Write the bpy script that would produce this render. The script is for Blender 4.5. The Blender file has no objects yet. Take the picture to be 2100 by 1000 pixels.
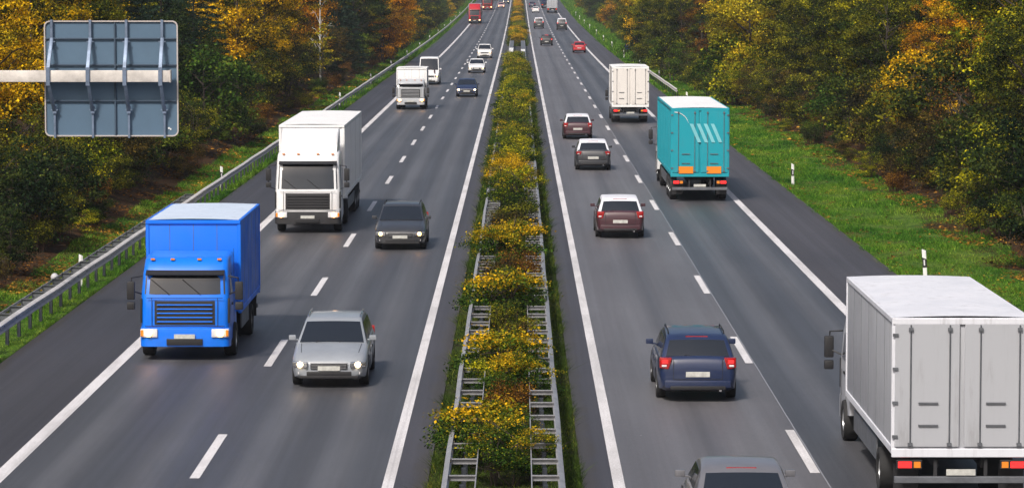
import bpy, bmesh, math, random
import numpy as np
from mathutils import Vector, Matrix, Euler
R = math.radians
PI = math.pi
rng = random.Random(11)
nrg = np.random.default_rng(5)

# ------------------------------------------------------------------ camera, sky, sun, exposure
SC = bpy.context.scene
COL = SC.collection
F, CH = 6650.0, 9.45                     # focal length in photo pixels (2100 wide), camera height
PITCH, YAW = math.atan(539 / F), math.atan(15 / F)
cd = bpy.data.cameras.new('camera'); cam = bpy.data.objects.new('camera', cd); COL.objects.link(cam)
cd.sensor_width = 36.0; cd.lens = F / 2100 * 36; cd.clip_start = 0.5; cd.clip_end = 6000
cam.location = (0, 0, CH); cam.rotation_euler = (PI / 2 - PITCH, 0, YAW)
SC.camera = cam
SUN_EL, SUN_AZ = 48, 205                 # azimuth clockwise from +Y (behind the camera, to its left)
W = bpy.data.worlds.new('World'); SC.world = W; W.use_nodes = True
nt = W.node_tree; bg = nt.nodes['Background']
sky = nt.nodes.new('ShaderNodeTexSky'); sky.sky_type = 'NISHITA'; sky.sun_disc = False
sky.sun_elevation = R(SUN_EL); sky.sun_rotation = R(SUN_AZ)
sky.air_density = 1.0; sky.dust_density = 6.0; sky.ozone_density = 1.0
nt.links.new(sky.outputs[0], bg.inputs[0]); bg.inputs[1].default_value = 0.088
sl = bpy.data.lights.new('sun', 'SUN'); so = bpy.data.objects.new('sun', sl); COL.objects.link(so)
sl.energy = 3.0; sl.angle = R(7); sl.color = (1.0, 0.95, 0.88)
so.rotation_euler = Vector((math.sin(R(SUN_AZ)) * math.cos(R(SUN_EL)), math.cos(R(SUN_AZ)) * math.cos(R(SUN_EL)), math.sin(R(SUN_EL)))).to_track_quat('Z', 'Y').to_euler()
SC.view_settings.view_transform = 'Standard'; SC.view_settings.look = 'None'
SC.view_settings.exposure = 0.42; SC.view_settings.gamma = 1.0
try:
    SC.cycles.use_denoising = True
    SC.cycles.denoiser = 'OPENIMAGEDENOISE'
    SC.cycles.max_bounces = 6; SC.cycles.diffuse_bounces = 3; SC.cycles.transmission_bounces = 3
    SC.cycles.volume_bounces = 0; SC.cycles.transparent_max_bounces = 6
except Exception: pass

# ------------------------------------------------------------------ profile of the motorway: level, then climbing away
def rise(y):
    if y < 370: return 0.0
    if y < 1150: return 1.0e-5 * (y - 370) ** 2
    return 1.0e-5 * 780 ** 2 + 2.0e-5 * 780 * (y - 1150)

# ------------------------------------------------------------------ materials
def nodes(m):
    m.use_nodes = True; n = m.node_tree; return n, n.nodes['Principled BSDF']
def simple(name, col, rough=0.5, metal=0.0, coat=0.0, emit=None, es=0.0, noise=0.0, nscale=3.0, spec=0.5):
    m = bpy.data.materials.new(name); n, b = nodes(m)
    b.inputs['Base Color'].default_value = (*col, 1); b.inputs['Roughness'].default_value = rough
    b.inputs['Metallic'].default_value = metal; b.inputs['Coat Weight'].default_value = coat
    b.inputs['Coat Roughness'].default_value = 0.06; b.inputs['Specular IOR Level'].default_value = spec
    if emit:
        b.inputs['Emission Color'].default_value = (*emit, 1); b.inputs['Emission Strength'].default_value = es
    if noise:
        tc = n.nodes.new('ShaderNodeTexCoord'); nz = n.nodes.new('ShaderNodeTexNoise')
        nz.inputs['Scale'].default_value = nscale; nz.inputs['Detail'].default_value = 6; nz.inputs['Roughness'].default_value = .65
        n.links.new(tc.outputs['Object'], nz.inputs['Vector'])
        mr = n.nodes.new('ShaderNodeMapRange'); mr.inputs[1].default_value = .3; mr.inputs[2].default_value = .7
        mr.inputs[3].default_value = 1 - noise; mr.inputs[4].default_value = 1 + noise * .4
        n.links.new(nz.outputs[0], mr.inputs[0])
        mx = n.nodes.new('ShaderNodeVectorMath'); mx.operation = 'SCALE'; mx.inputs[0].default_value = col
        n.links.new(mr.outputs[0], mx.inputs['Scale']); n.links.new(mx.outputs[0], b.inputs['Base Color'])
        m2 = n.nodes.new('ShaderNodeMapRange'); m2.inputs[3].default_value = min(1, rough + .12); m2.inputs[4].default_value = max(.03, rough - .06)
        n.links.new(nz.outputs[0], m2.inputs[0]); n.links.new(m2.outputs[0], b.inputs['Roughness'])
    return m
def panelm(name, col, rough=.5, dirt=.5):
    m = bpy.data.materials.new(name); g = N(m); P = g.new('ShaderNodeTexCoord').outputs['Object']
    st = g.noise(g.scaled(P, 5, 5, .5), 1.0, 6, .7); bl = g.noise(P, .9, 5, .6); fn = g.noise(P, 14, 4, .7)
    d = g.math('MULTIPLY', g.rng(st, .48, .78), g.rng(bl, .35, .7, .25, 1)); d = g.math('ADD', d, g.rng(fn, .62, .8, 0, .18))
    c = g.mix(g.math('MULTIPLY', d, dirt), col, (.10, .088, .075)); g.put(g.b.inputs['Base Color'], c)
    g.put(g.b.inputs['Roughness'], g.rng(bl, .3, .7, rough - .1, rough + .15)); g.bump(bl, .12, .02)
    return m
def paint(name, col, rough=.32): return simple(name, col, rough, .0, .6, noise=.14, nscale=1.6)

class N:                                        # tiny node-graph helper
    def __init__(s, m): s.t, s.b = nodes(m)
    def new(s, typ, **kw):
        x = s.t.nodes.new(typ)
        for k, v in kw.items(): setattr(x, k, v)
        return x
    def put(s, sock, v):
        if hasattr(v, 'is_linked') or isinstance(v, bpy.types.NodeSocket): s.t.links.new(v, sock)
        else: sock.default_value = v
    def math(s, op, a, b=None, c=None):
        x = s.new('ShaderNodeMath', operation=op); s.put(x.inputs[0], a)
        if b is not None: s.put(x.inputs[1], b)
        if c is not None: s.put(x.inputs[2], c)
        return x.outputs[0]
    def rng(s, v, a, b, c=0.0, d=1.0, smooth=True):
        x = s.new('ShaderNodeMapRange'); x.interpolation_type = 'SMOOTHSTEP' if smooth else 'LINEAR'
        s.put(x.inputs[0], v)
        for i, q in enumerate((a, b, c, d)): x.inputs[i + 1].default_value = q
        return x.outputs[0]
    def mix(s, f, a, b, blend='MIX'):
        x = s.new('ShaderNodeMix', data_type='RGBA', blend_type=blend); s.put(x.inputs[0], f)
        s.put(x.inputs[6], (*a, 1) if isinstance(a, tuple) else a); s.put(x.inputs[7], (*b, 1) if isinstance(b, tuple) else b)
        return x.outputs[2]
    def noise(s, vec, scale, detail=5, rough=.6):
        x = s.new('ShaderNodeTexNoise'); s.put(x.inputs['Vector'], vec)
        x.inputs['Scale'].default_value = scale; x.inputs['Detail'].default_value = detail; x.inputs['Roughness'].default_value = rough
        return x.outputs[0]
    def scaled(s, vec, sx, sy, sz):
        x = s.new('ShaderNodeMapping'); s.put(x.inputs['Vector'], vec); x.inputs['Scale'].default_value = (sx, sy, sz); return x.outputs[0]
    def bump(s, h, strength, dist):
        x = s.new('ShaderNodeBump'); s.put(x.inputs['Height'], h); x.inputs['Strength'].default_value = strength; x.inputs['Distance'].default_value = dist
        s.t.links.new(x.outputs[0], s.b.inputs['Normal'])

def band(g, x, a, b, soft=.05):                  # 1 between a and b
    return g.math('MULTIPLY', g.rng(x, a - soft, a + soft), g.rng(x, b - soft, b + soft, 1, 0))

def asphalt():
    m = bpy.data.materials.new('asphalt'); g = N(m)
    tc = g.new('ShaderNodeTexCoord'); P = tc.outputs['Object']
    sp = g.new('ShaderNodeSeparateXYZ'); g.put(sp.inputs[0], P); X = sp.outputs[0]
    fine = g.noise(P, 38, 3, .7); med = g.noise(P, 5, 5, .6)
    streak = g.noise(g.scaled(P, 1.6, .012, 1), 1.0, 5, .6); streak2 = g.noise(g.scaled(P, 6.0, .03, 1), 1.0, 3, .6)
    patch = g.noise(g.scaled(P, .35, .06, 1), 1.0, 4, .6)
    col = (.058, .054, .059)
    col = g.mix(band(g, X, 1.3, 5.84, .01), col, (.098, .094, .101))      # lighter resurfaced lane
    col = g.mix(band(g, X, 5.85, 9.5, .01), col, (.050, .051, .058))
    col = g.mix(band(g, X, -10, -2.4, .01), col, (.051, .051, .057))
    col = g.mix(band(g, X, 9.5, 13), col, (.046, .040, .043))            # right shoulder
    col = g.mix(band(g, X, -14, -10.05), col, (.034, .030, .033))        # left shoulder
    col = g.mix(band(g, X, -2.4, 1.8, .03), col, (.042, .037, .041))       # strip by the reservation
    for c in (-8.85, -7.15, -5.2, -3.6, 3.1, 4.75, 6.85, 8.5):               # wheel-polished tracks
        w = band(g, X, c - .32, c + .32, .25)
        col = g.mix(g.math('MULTIPLY', w, .36), col, (.125, .124, .134))
    for c in (-8.0, -4.4, 3.9, 7.7):                                     # oil drip band between them
        w = band(g, X, c - .2, c + .2, .25)
        col = g.mix(g.math('MULTIPLY', w, .35), col, (.035, .036, .042))
    k = g.math('ADD', g.rng(streak, .3, .7, .90, 1.10), g.rng(streak2, .3, .7, -.025, .025))
    k = g.math('MULTIPLY', k, g.rng(fine, .25, .75, .60, 1.45)); k = g.math('MULTIPLY', k, g.rng(med, .3, .7, .93, 1.07))
    k = g.math('MULTIPLY', k, g.rng(patch, .35, .65, .88, 1.1))
    sc = g.new('ShaderNodeVectorMath', operation='SCALE'); g.put(sc.inputs[0], col); g.put(sc.inputs['Scale'], k)
    col = sc.outputs[0]
    seam = band(g, g.math('ADD', X, g.math('MULTIPLY', g.noise(g.scaled(P, 0, .3, 0), 1), .03)), 5.842, 5.862, .006)
    col = g.mix(g.math('MULTIPLY', seam, .7), col, (.33, .34, .38))
    vo = g.new('ShaderNodeTexVoronoi'); g.put(vo.inputs['Vector'], P); vo.inputs['Scale'].default_value = 1.3
    spk = g.math('LESS_THAN', vo.outputs['Distance'], .022)
    col = g.mix(g.math('MULTIPLY', spk, g.math('GREATER_THAN', g.noise(P, .7), .58)), col, (.6, .6, .6))
    crk = g.noise(g.scaled(P, .5, .35, 1), 1.0, 8, .75)                      # wandering sealed cracks
    cl = g.math('MULTIPLY', g.math('LESS_THAN', g.math('ABSOLUTE', g.math('SUBTRACT', crk, .5)), .0022), g.math('GREATER_THAN', g.noise(g.scaled(P, .2, .03, 1), 1, 2), .56))
    col = g.mix(g.math('MULTIPLY', cl, .75), col, (.018, .017, .018))
    # paver joints across the lanes and dirty outer edges
    sy = g.math('MODULO', g.math('ADD', sp.outputs[1], g.math('MULTIPLY', g.noise(g.scaled(P, .3, 0, 0), 1), .15)), 47.0)
    col = g.mix(g.math('MULTIPLY', g.math('LESS_THAN', sy, .05), .5), col, (.025, .024, .025))
    en = g.math('MULTIPLY', g.math('SUBTRACT', g.noise(g.scaled(P, 1.5, .5, 1), 1, 6, .7), .5), .9)
    for e0, e1 in ((11.95, 14), (-14, -12.65), (-2.0, 1.45)):
        col = g.mix(g.math('MULTIPLY', band(g, g.math('ADD', X, en), e0, e1, .12), .6), col, (.040, .030, .018))
    g.put(g.b.inputs['Base Color'], col)
    g.put(g.b.inputs['Roughness'], g.rng(streak, .3, .7, .50, .42)); g.b.inputs['Specular IOR Level'].default_value = .5
    g.bump(fine, .35, .02)
    return m
def marking(name='road_paint'):
    m = bpy.data.materials.new(name); g = N(m); P = g.new('ShaderNodeTexCoord').outputs['Object']
    a = g.noise(P, 24, 4, .75); s2 = g.noise(g.scaled(P, 12, .05, 1), 1, 4, .6)
    col = g.mix(g.rng(a, .38, .62, .0, 1), (.48, .46, .47), (.72, .71, .73)); col = g.mix(g.rng(s2, .55, .75, 0, .55), col, (.33, .32, .34))
    bare = g.math('MULTIPLY', g.rng(g.noise(P, 55, 3, .8), .56, .66), g.rng(g.noise(P, 1.1, 4, .6), .42, .62, .15, .85)); col = g.mix(bare, col, (.10, .095, .10))
    col = g.mix(g.rng(g.noise(g.scaled(P, 1, .15, 1), 1.2, 5), .42, .65, 0, .45), col, (.30, .29, .29))
    g.put(g.b.inputs['Base Color'], col); g.b.inputs['Roughness'].default_value = .6; g.bump(a, .3, .01)
    return m
def ground():
    m = bpy.data.materials.new('ground'); g = N(m); P = g.new('ShaderNodeTexCoord').outputs['Object']
    sp = g.new('ShaderNodeSeparateXYZ'); g.put(sp.inputs[0], P); X = sp.outputs[0]
    big = g.noise(P, .35, 6, .6); f = g.noise(P, 9, 6, .7); f2 = g.noise(P, 2.1, 6, .65)
    grass = g.mix(g.rng(f2, .35, .65), (.028, .070, .010), (.10, .17, .02)); grass = g.mix(g.rng(f, .45, .75, 0, .6), grass, (.14, .16, .035)); grass = g.mix(g.rng(big, .52, .68, 0, .8), grass, (.10, .075, .03))
    litter = g.mix(g.rng(f, .35, .62), (.010, .008, .005), (.075, .032, .010)); litter = g.mix(g.rng(f2, .45, .62, 0, .85), litter, (.020, .018, .008))
    d = g.math('ABSOLUTE', X); d = g.math('ADD', d, g.math('MULTIPLY', g.math('SUBTRACT', big, .5), 4.0))
    d = g.math('ADD', d, g.math('MULTIPLY', g.math('SUBTRACT', f2, .5), 1.2))
    d = g.math('SUBTRACT', d, g.rng(X, -1, 1, -1.1, 0))
    col = g.mix(g.rng(d, 15.8, 16.6), grass, litter)
    med = g.mix(g.rng(f2, .4, .6), (.022, .02, .010), (.04, .055, .012))
    col = g.mix(band(g, X, -1.9, 1.4), col, med)
    g.put(g.b.inputs['Base Color'], col); g.b.inputs['Roughness'].default_value = .95; g.b.inputs['Specular IOR Level'].default_value = .15
    g.bump(g.math('ADD', f, f2), .8, .12)
    return m
def leafmat(name, cols, trans=.35, pos=(.0, .35, .65, 1)):
    """cols: up to four leaf colours picked leaf by leaf (rnd) and bough by bough (clm)"""
    m = bpy.data.materials.new(name); g = N(m)
    a = g.new('ShaderNodeAttribute', attribute_name='rnd').outputs['Fac']; c = g.new('ShaderNodeAttribute', attribute_name='clm').outputs['Fac']
    v = g.math('ADD', g.math('MULTIPLY', a, .27), g.math('MULTIPLY', c, .73))
    r = g.new('ShaderNodeValToRGB'); el = r.color_ramp.elements
    while len(el) < len(cols): el.new(.5)
    for i, q in enumerate(cols): el[i].position = .15 + .7 * i / max(1, len(cols) - 1); el[i].color = (*q, 1)
    g.put(r.inputs[0], v)
    k = g.math('ADD', g.math('MULTIPLY', g.math('POWER', a, 3.0), 1.1), .62)
    s = g.new('ShaderNodeVectorMath', operation='SCALE'); g.put(s.inputs[0], r.outputs[0]); g.put(s.inputs['Scale'], k); col = s.outputs[0]
    g.put(g.b.inputs['Base Color'], col); g.b.inputs['Roughness'].default_value = .8; g.b.inputs['Specular IOR Level'].default_value = .08
    tr = g.new('ShaderNodeBsdfTranslucent'); g.put(tr.inputs[0], col)
    mx = g.new('ShaderNodeMixShader'); mx.inputs[0].default_value = trans
    out = [x for x in g.t.nodes if x.type == 'OUTPUT_MATERIAL'][0]
    g.t.links.new(g.b.outputs[0], mx.inputs[1]); g.t.links.new(tr.outputs[0], mx.inputs[2]); g.t.links.new(mx.outputs[0], out.inputs[0])
    return m

M = dict(
    asphalt=asphalt(), mark=marking(), ground=ground(),
    galv=simple('galvanised_steel', (.36, .36, .38), .42, .4, noise=.3, nscale=2.5),
    beam=simple('rail_steel', (.66, .63, .60), .45, .15, noise=.3, nscale=2.0),
    galvd=simple('dark_galvanised_steel', (.16, .17, .19), .5, .5, noise=.35, nscale=3),
    postd=simple('weathered_post', (.035, .042, .055), .6, .2, noise=.3),
    signback=simple('sign_back', (.080, .14, .21), .55, .1, noise=.12, nscale=.8),
    signrim=simple('sign_rim', (.55, .50, .48), .4, .4), bracket=simple('bracket', (.16, .21, .30), .5, .35, noise=.35, nscale=4),
    arm=simple('weathered_white_steel', (.62, .58, .54), .5, .1, noise=.35, nscale=2.2), rib=simple('sign_rib', (.035, .06, .095), .6),
    white_plastic=simple('white_plastic', (.75, .75, .74), .45, noise=.15), black_plastic=simple('black_plastic', (.015, .015, .017), .5),
    refl=simple('reflector', (.6, .6, .62), .25), glass=simple('vehicle_glass', (.012, .015, .02), .06, 0, .3, spec=.8),
    tyre=simple('tyre_rubber', (.014, .014, .015), .8, noise=.2), rim=simple('alloy', (.42, .43, .45), .35, .8),
    dark=simple('dark_trim', (.012, .012, .014), .55), chassis=simple('chassis_black', (.02, .02, .023), .6, noise=.3),
    chrome=simple('chrome', (.6, .6, .62), .2, .9), plate=simple('number_plate', (.50, .50, .47), .4, noise=.3, nscale=9), plateblue=simple('plate_band', (.01, .05, .35), .4),
    head=simple('lit_headlight', (1, .8, .5), .2, emit=(1.0, .45, .12), es=9.0), headw=simple('lit_white_headlight', (1, .9, .8), .2, emit=(1.0, .70, .38), es=10.0),
    tail=simple('lit_tail_light', (.5, .01, .01), .2, emit=(1.0, .02, .02), es=1.6), tailoff=simple('tail_light_lens', (.30, .008, .008), .15, 0, .5),
    amber=simple('amber_lens', (.7, .22, .02), .25), amberlit=simple('lit_amber_lens', (.8, .3, .03), .2, emit=(1, .28, .03), es=2.5),
    bark=simple('bark', (.055, .042, .032), .9, noise=.5, nscale=6), birch=simple('birch_bark', (.62, .60, .56), .8, noise=.45, nscale=3),
    twig=simple('twigs', (.07, .035, .022), .9, noise=.3), blue_sign=simple('blue_sign', (.01, .06, .32), .4), rubbish=simple('rubbish', (.5, .5, .52), .5),
)
LEAF = dict(
    gold=leafmat('golden_leaves', [(.04, .055, .008), (.22, .16, .008), (.64, .42, .008), (.78, .44, .008)]),
    orange=leafmat('orange_leaves', [(.07, .045, .008), (.32, .15, .008), (.68, .31, .007), (.76, .30, .006)]),
    yellow=leafmat('yellow_leaves', [(.11, .13, .012), (.30, .27, .015), (.55, .44, .02), (.62, .42, .015)]),
    yelgreen=leafmat('yellow_green_leaves', [(.014, .034, .006), (.045, .082, .008), (.19, .22, .010), (.50, .43, .012)]),
    olive=leafmat('olive_leaves', [(.012, .022, .006), (.032, .050, .009), (.085, .10, .011), (.25, .23, .012)]),
    green=leafmat('green_leaves', [(.020, .045, .010), (.035, .08, .012), (.07, .13, .015), (.15, .18, .018)]),
    dark=leafmat('dark_green_leaves', [(.006, .014, .006), (.012, .028, .010), (.028, .052, .014), (.07, .09, .016)]),
    pine=leafmat('evergreen_needles', [(.007, .018, .013), (.012, .028, .018), (.018, .040, .024), (.03, .055, .028)], .1),
    brown=leafmat('olive_brown_leaves', [(.012, .013, .006), (.028, .026, .009), (.060, .048, .012), (.15, .10, .015)]),
    rust=leafmat('rust_leaves', [(.035, .022, .009), (.08, .038, .010), (.16, .065, .012), (.34, .17, .015)]),
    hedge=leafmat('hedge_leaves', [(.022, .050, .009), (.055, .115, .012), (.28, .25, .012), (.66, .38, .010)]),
    grass=leafmat('grass_blades', [(.014, .062, .014), (.040, .14, .014), (.11, .24, .018), (.28, .34, .05)], .35),
    grassd=leafmat('dark_grass_blades', [(.018, .038, .008), (.035, .065, .010), (.06, .10, .014), (.22, .19, .03)], .3),
    litter=leafmat('fallen_leaves', [(.035, .018, .008), (.12, .05, .012), (.26, .11, .015), (.46, .25, .03)], .1),
)

# ------------------------------------------------------------------ builders
def tag(o, label=None, cat=None, group=None, kind=None):
    if label: o['label'] = label
    if cat: o['category'] = cat
    if group: o['group'] = group
    if kind: o['kind'] = kind
    return o
def empty(name, loc=(0, 0, 0), rz=0):
    o = bpy.data.objects.new(name, None); COL.objects.link(o); o.location = loc; o.rotation_euler = (0, 0, rz)
    o.empty_display_size = .3
    return o
def link(name, me, mat, parent=None):
    o = bpy.data.objects.new(name, me); COL.objects.link(o)
    if mat: me.materials.append(mat)
    if parent: o.parent = parent
    return o
def copy_tree(o, parent=None):
    c = o.copy(); COL.objects.link(c); c.parent = parent
    for ch in o.children: copy_tree(ch, c)
    return c

class MB:
    def __init__(s): s.v = []; s.f = []
    def add(s, vs, fs):
        b = len(s.v); s.v += [tuple(p) for p in vs]; s.f += [tuple(i + b for i in f) for f in fs]; return s
    def box(s, c, d, rot=None):
        x, y, z = d[0] / 2, d[1] / 2, d[2] / 2
        vs = [Vector((i * x, j * y, k * z)) for i in (-1, 1) for j in (-1, 1) for k in (-1, 1)]
        if rot: e = Euler(rot); vs = [Matrix(e.to_matrix()) @ p for p in vs]
        vs = [p + Vector(c) for p in vs]
        return s.add(vs, [(0, 1, 3, 2), (4, 6, 7, 5), (0, 4, 5, 1), (2, 3, 7, 6), (0, 2, 6, 4), (1, 5, 7, 3)])
    def tube(s, pts, r, n=8):
        pts = [Vector(p) for p in pts]; rs = r if isinstance(r, (list, tuple)) else [r] * len(pts); vs = []
        for i, p in enumerate(pts):
            d = (pts[min(i + 1, len(pts) - 1)] - pts[max(i - 1, 0)]).normalized()
            a = Vector((0, 0, 1)) if abs(d.z) < .9 else Vector((1, 0, 0)); u = d.cross(a).normalized(); w = d.cross(u)
            vs += [p + (u * math.cos(2 * PI * k / n) + w * math.sin(2 * PI * k / n)) * rs[i] for k in range(n)]
        fs = [(i * n + k, i * n + (k + 1) % n, (i + 1) * n + (k + 1) % n, (i + 1) * n + k) for i in range(len(pts) - 1) for k in range(n)]
        fs += [tuple(range(n - 1, -1, -1)), tuple((len(pts) - 1) * n + k for k in range(n))]
        return s.add(vs, fs)
    def lathe_x(s, prof, c, n=24):               # profile (x, r) spun about the x axis
        vs = [(c[0] + x, c[1] + r * math.cos(2 * PI * k / n), c[2] + r * math.sin(2 * PI * k / n)) for x, r in prof for k in range(n)]
        m = len(prof)
        fs = [(i * n + k, i * n + (k + 1) % n, (i + 1) * n + (k + 1) % n, (i + 1) * n + k) for i in range(m - 1) for k in range(n)]
        fs += [tuple(range(n)), tuple((m - 1) * n + k for k in range(n - 1, -1, -1))]
        return s.add(vs, fs)
    def grid(s, rows, closed=False):             # rows of equal length -> quads
        n = len(rows[0]); vs = [p for r in rows for p in r]
        fs = [(i * n + k, i * n + (k + 1) % n, (i + 1) * n + (k + 1) % n, (i + 1) * n + k) for i in range(len(rows) - 1) for k in range(n if closed else n - 1)]
        if closed: fs += [tuple(range(n - 1, -1, -1)), tuple((len(rows) - 1) * n + k for k in range(n))]
        return s.add(vs, fs)
    def slab(s, poly, off):                      # a thin pane: polygon (3D) thickened by vector off
        n = len(poly); a = [Vector(p) for p in poly]; b = [p + Vector(off) for p in a]
        return s.add(a + b, [tuple(range(n)), tuple(range(2 * n - 1, n - 1, -1))] + [(i, i + n, (i + 1) % n + n, (i + 1) % n) for i in range(n)])
    def build(s, name, mat, parent=None, bevel=0, seg=2, smooth=35):
        me = bpy.data.meshes.new(name); me.from_pydata(s.v, [], s.f)
        bm = bmesh.new(); bm.from_mesh(me); bmesh.ops.recalc_face_normals(bm, faces=bm.faces)
        if bevel:
            es = [e for e in bm.edges if len(e.link_faces) == 2 and e.calc_face_angle(0) > R(30)]
            bmesh.ops.bevel(bm, geom=es, offset=bevel, segments=seg, affect='EDGES', profile=.6, clamp_overlap=True)
        bm.to_mesh(me); bm.free()
        if smooth:
            me.shade_smooth()
            try: me.set_sharp_from_angle(angle=R(smooth))
            except Exception: pass
        return link(name, me, mat, parent)

# ------------------------------------------------------------------ the setting
YS = [-150, -60, 0, 20, 40] + [50 + 5 * i for i in range(0, 71)] + [410 + 12 * i for i in range(0, 70)] + [1300, 1400, 1600, 2000, 2600]
YS = sorted(set(YS))
def gz(x, y):                                     # height of the natural ground
    a = abs(x); s = 0.0; st = 15.6 if x < 0 else 17.0
    if a > st: s = min(a - st, 13) * .27
    if a > 13: s += (.10 * math.sin(x * .9 + y * .13) + .12 * math.sin(y * .31 + x * .2)) * min(1, (a - 13) / 4)
    if 12 < a <= st: s -= .10 * math.sin((a - 12) / (st - 12) * PI)
    return rise(y) + s - .03
def ribbon(name, xs, mat, dz=0.0, ys=None, zf=None):
    ys = ys or YS; mb = MB(); zf = zf or (lambda x, y: rise(y))
    mb.grid([[(x, y, zf(x, y) + dz) for x in xs] for y in ys]); o = mb.build(name, mat, smooth=60); tag(o, kind='structure'); return o
GX = [-1500, -600, -200, -90, -60, -45, -36, -32, -28.6, -26, -24, -22, -20, -18.5, -17, -16.2, -15.6, -15, -14, -13.2, -12.9, -12.5, -1.75, 1.2, 12.15, 12.4, 13, 14, 15, 16, 17, 17.8, 18.5, 20, 22, 24, 26, 28, 30, 33, 38, 50, 70, 100, 200, 600, 1500]
ribbon('ground', GX, M['ground'], 0, zf=lambda x, y: gz(x, y) - (.12 if abs(x) < 12.1 and not -1.76 < x < 1.21 else 0))
def edged(name, x0, x1, ys=None):                 # road slab whose edges go down into the verge
    ys = ys or YS; mb = MB()
    xs = np.linspace(x0, x1, 5)
    mb.grid([[(x0, y, rise(y) - .2)] + [(x, y, rise(y)) for x in xs] + [(x1, y, rise(y) - .2)] for y in ys])
    o = mb.build(name, M['asphalt'], smooth=0); tag(o, kind='structure'); return o
edged('road', -12.88, -1.73); edged('road', 1.19, 12.2)
edged('crossover_paving', -1.73, 1.19, [362, 372, 384, 396, 410, 422, 434, 446, 458, 467])
EL = [y for y in YS if y >= 0]
ribbon('edge_line', [-10.11, -9.81], M['mark'], .005, EL); ribbon('edge_line', [-2.58, -2.36], M['mark'], .005, EL)
ribbon('edge_line', [1.77, 1.99], M['mark'], .005, EL); ribbon('edge_line', [9.25, 9.53], M['mark'], .005, EL)
def dashes(xc, first):
    mb = MB(); y = first
    while y < 1300:
        mb.add([(xc - .095, y, rise(y) + .005), (xc + .095, y, rise(y) + .005), (xc + .095, y + 6, rise(y + 6) + .006), (xc - .095, y + 6, rise(y + 6) + .006)], [(0, 1, 2, 3)])
        y += 18
    tag(mb.build('lane_marking', M['mark'], smooth=0), kind='structure')

def ray(px, py, h=0.0):                           # a photo pixel to the point at height h
    d = Vector(((px - 1050) / F, -(py - 500) / F, -1)); d.rotate(cam.rotation_euler)
    if h < CH:
        t = (h - CH) / d.z; y = t * d.y
        for _ in range(12): t = (h + rise(t * d.y) - CH) / d.z
        return Vector((0, 0, CH)) + d * t
dashes(-6.2, ray(430, 980).y); dashes(5.71, ray(1679, 969).y)

# ------------------------------------------------------------------ grass, fallen leaves
def mesh_np(name, V, nper, mat, attrs, parent=None):
    n = len(V) // nper; me = bpy.data.meshes.new(name)
    me.vertices.add(len(V)); me.vertices.foreach_set('co', V.astype(np.float32).ravel())
    me.loops.add(len(V)); me.loops.foreach_set('vertex_index', np.arange(len(V), dtype=np.int32))
    me.polygons.add(n); me.polygons.foreach_set('loop_start', np.arange(0, len(V), nper, dtype=np.int32))
    me.polygons.foreach_set('loop_total', np.full(n, nper, dtype=np.int32))
    me.update(calc_edges=True)
    for k, a in attrs.items():
        at = me.attributes.new(k, 'FLOAT', 'POINT'); at.data.foreach_set('value', np.repeat(a, nper).astype(np.float32))
    return link(name, me, mat, parent)
def clumpy(x, y, s):                              # smooth 0..1 field
    return .5 + .25 * (np.sin(x * 1.7 * s + 2 * np.sin(y * .53 * s)) + np.sin(y * 1.1 * s + 1.5 * np.sin(x * .9 * s)))
def grass(name, x0, x1, y0, y1, n, hgt, mat, label_kind='stuff', zf=gz, pw=1.6, edge=.0):
    u = nrg.random(n); y = (y0 ** (1 - pw) + u * (y1 ** (1 - pw) - y0 ** (1 - pw))) ** (1 / (1 - pw)); x = x0 + (x1 - x0) * nrg.random(n)
    x += np.where(x < (x0 + .5), edge * (np.sin(y * .8) + np.sin(y * 2.3)) * .2, 0)
    z = np.array([zf(a, b) for a, b in zip(x, y)])
    c = clumpy(x, y, 1.3); c2 = np.clip(.5 * clumpy(x + 7, y + 3, .35) + .5 * clumpy(x * 1.7 + 2, y * .6, .9), 0, 1); sc = np.clip(y / 110, .75, 3.2)
    h = hgt * (.35 + .9 * nrg.random(n)) * (.35 + 1.5 * c ** 1.5) * np.minimum(sc, 1.5); w = .0085 * sc * (.7 + nrg.random(n))
    a = nrg.random(n) * 2 * PI; lean = nrg.normal(0, .8, (n, 2)) * h[:, None]
    V = np.empty((n, 3, 3)); dx, dy = np.cos(a) * w, np.sin(a) * w * .6
    V[:, 0] = np.stack([x - dx, y - dy, z - .02], 1); V[:, 1] = np.stack([x + dx, y + dy, z - .02], 1); V[:, 2] = np.stack([x + lean[:, 0], y + lean[:, 1], z + h], 1)
    o = mesh_np(name, V.reshape(-1, 3), 3, mat, {'rnd': nrg.random(n), 'clm': np.clip(.62 * c2 + .38 * nrg.random(n), 0, 1)})
    return tag(o, kind='stuff')
grass('verge_grass', 12.16, 17.3, 62, 420, 330000, .085, LEAF['grass'], edge=.25)
grass('verge_grass', -15.9, -12.86, 62, 420, 200000, .095, LEAF['grass'])
grass('verge_grass', 12.16, 16.6, 400, 1000, 26000, .4, LEAF['grass'], pw=1.2); grass('verge_grass', -15.6, -12.86, 400, 1000, 20000, .4, LEAF['grass'], pw=1.2)
flat = lambda x, y: rise(y) - .03
grass('reservation_grass', -1.74, -1.0, 55, 362, 45000, .15, LEAF['grassd'], zf=flat); grass('reservation_grass', .5, 1.2, 55, 362, 45000, .15, LEAF['grassd'], zf=flat)
grass('reservation_grass', -1.0, .5, 55, 362, 30000, .22, LEAF['grassd'], zf=flat)
grass('reservation_grass', -1.7, 1.15, 467, 1000, 20000, .35, LEAF['grassd'], zf=flat, pw=1.2)
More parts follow.
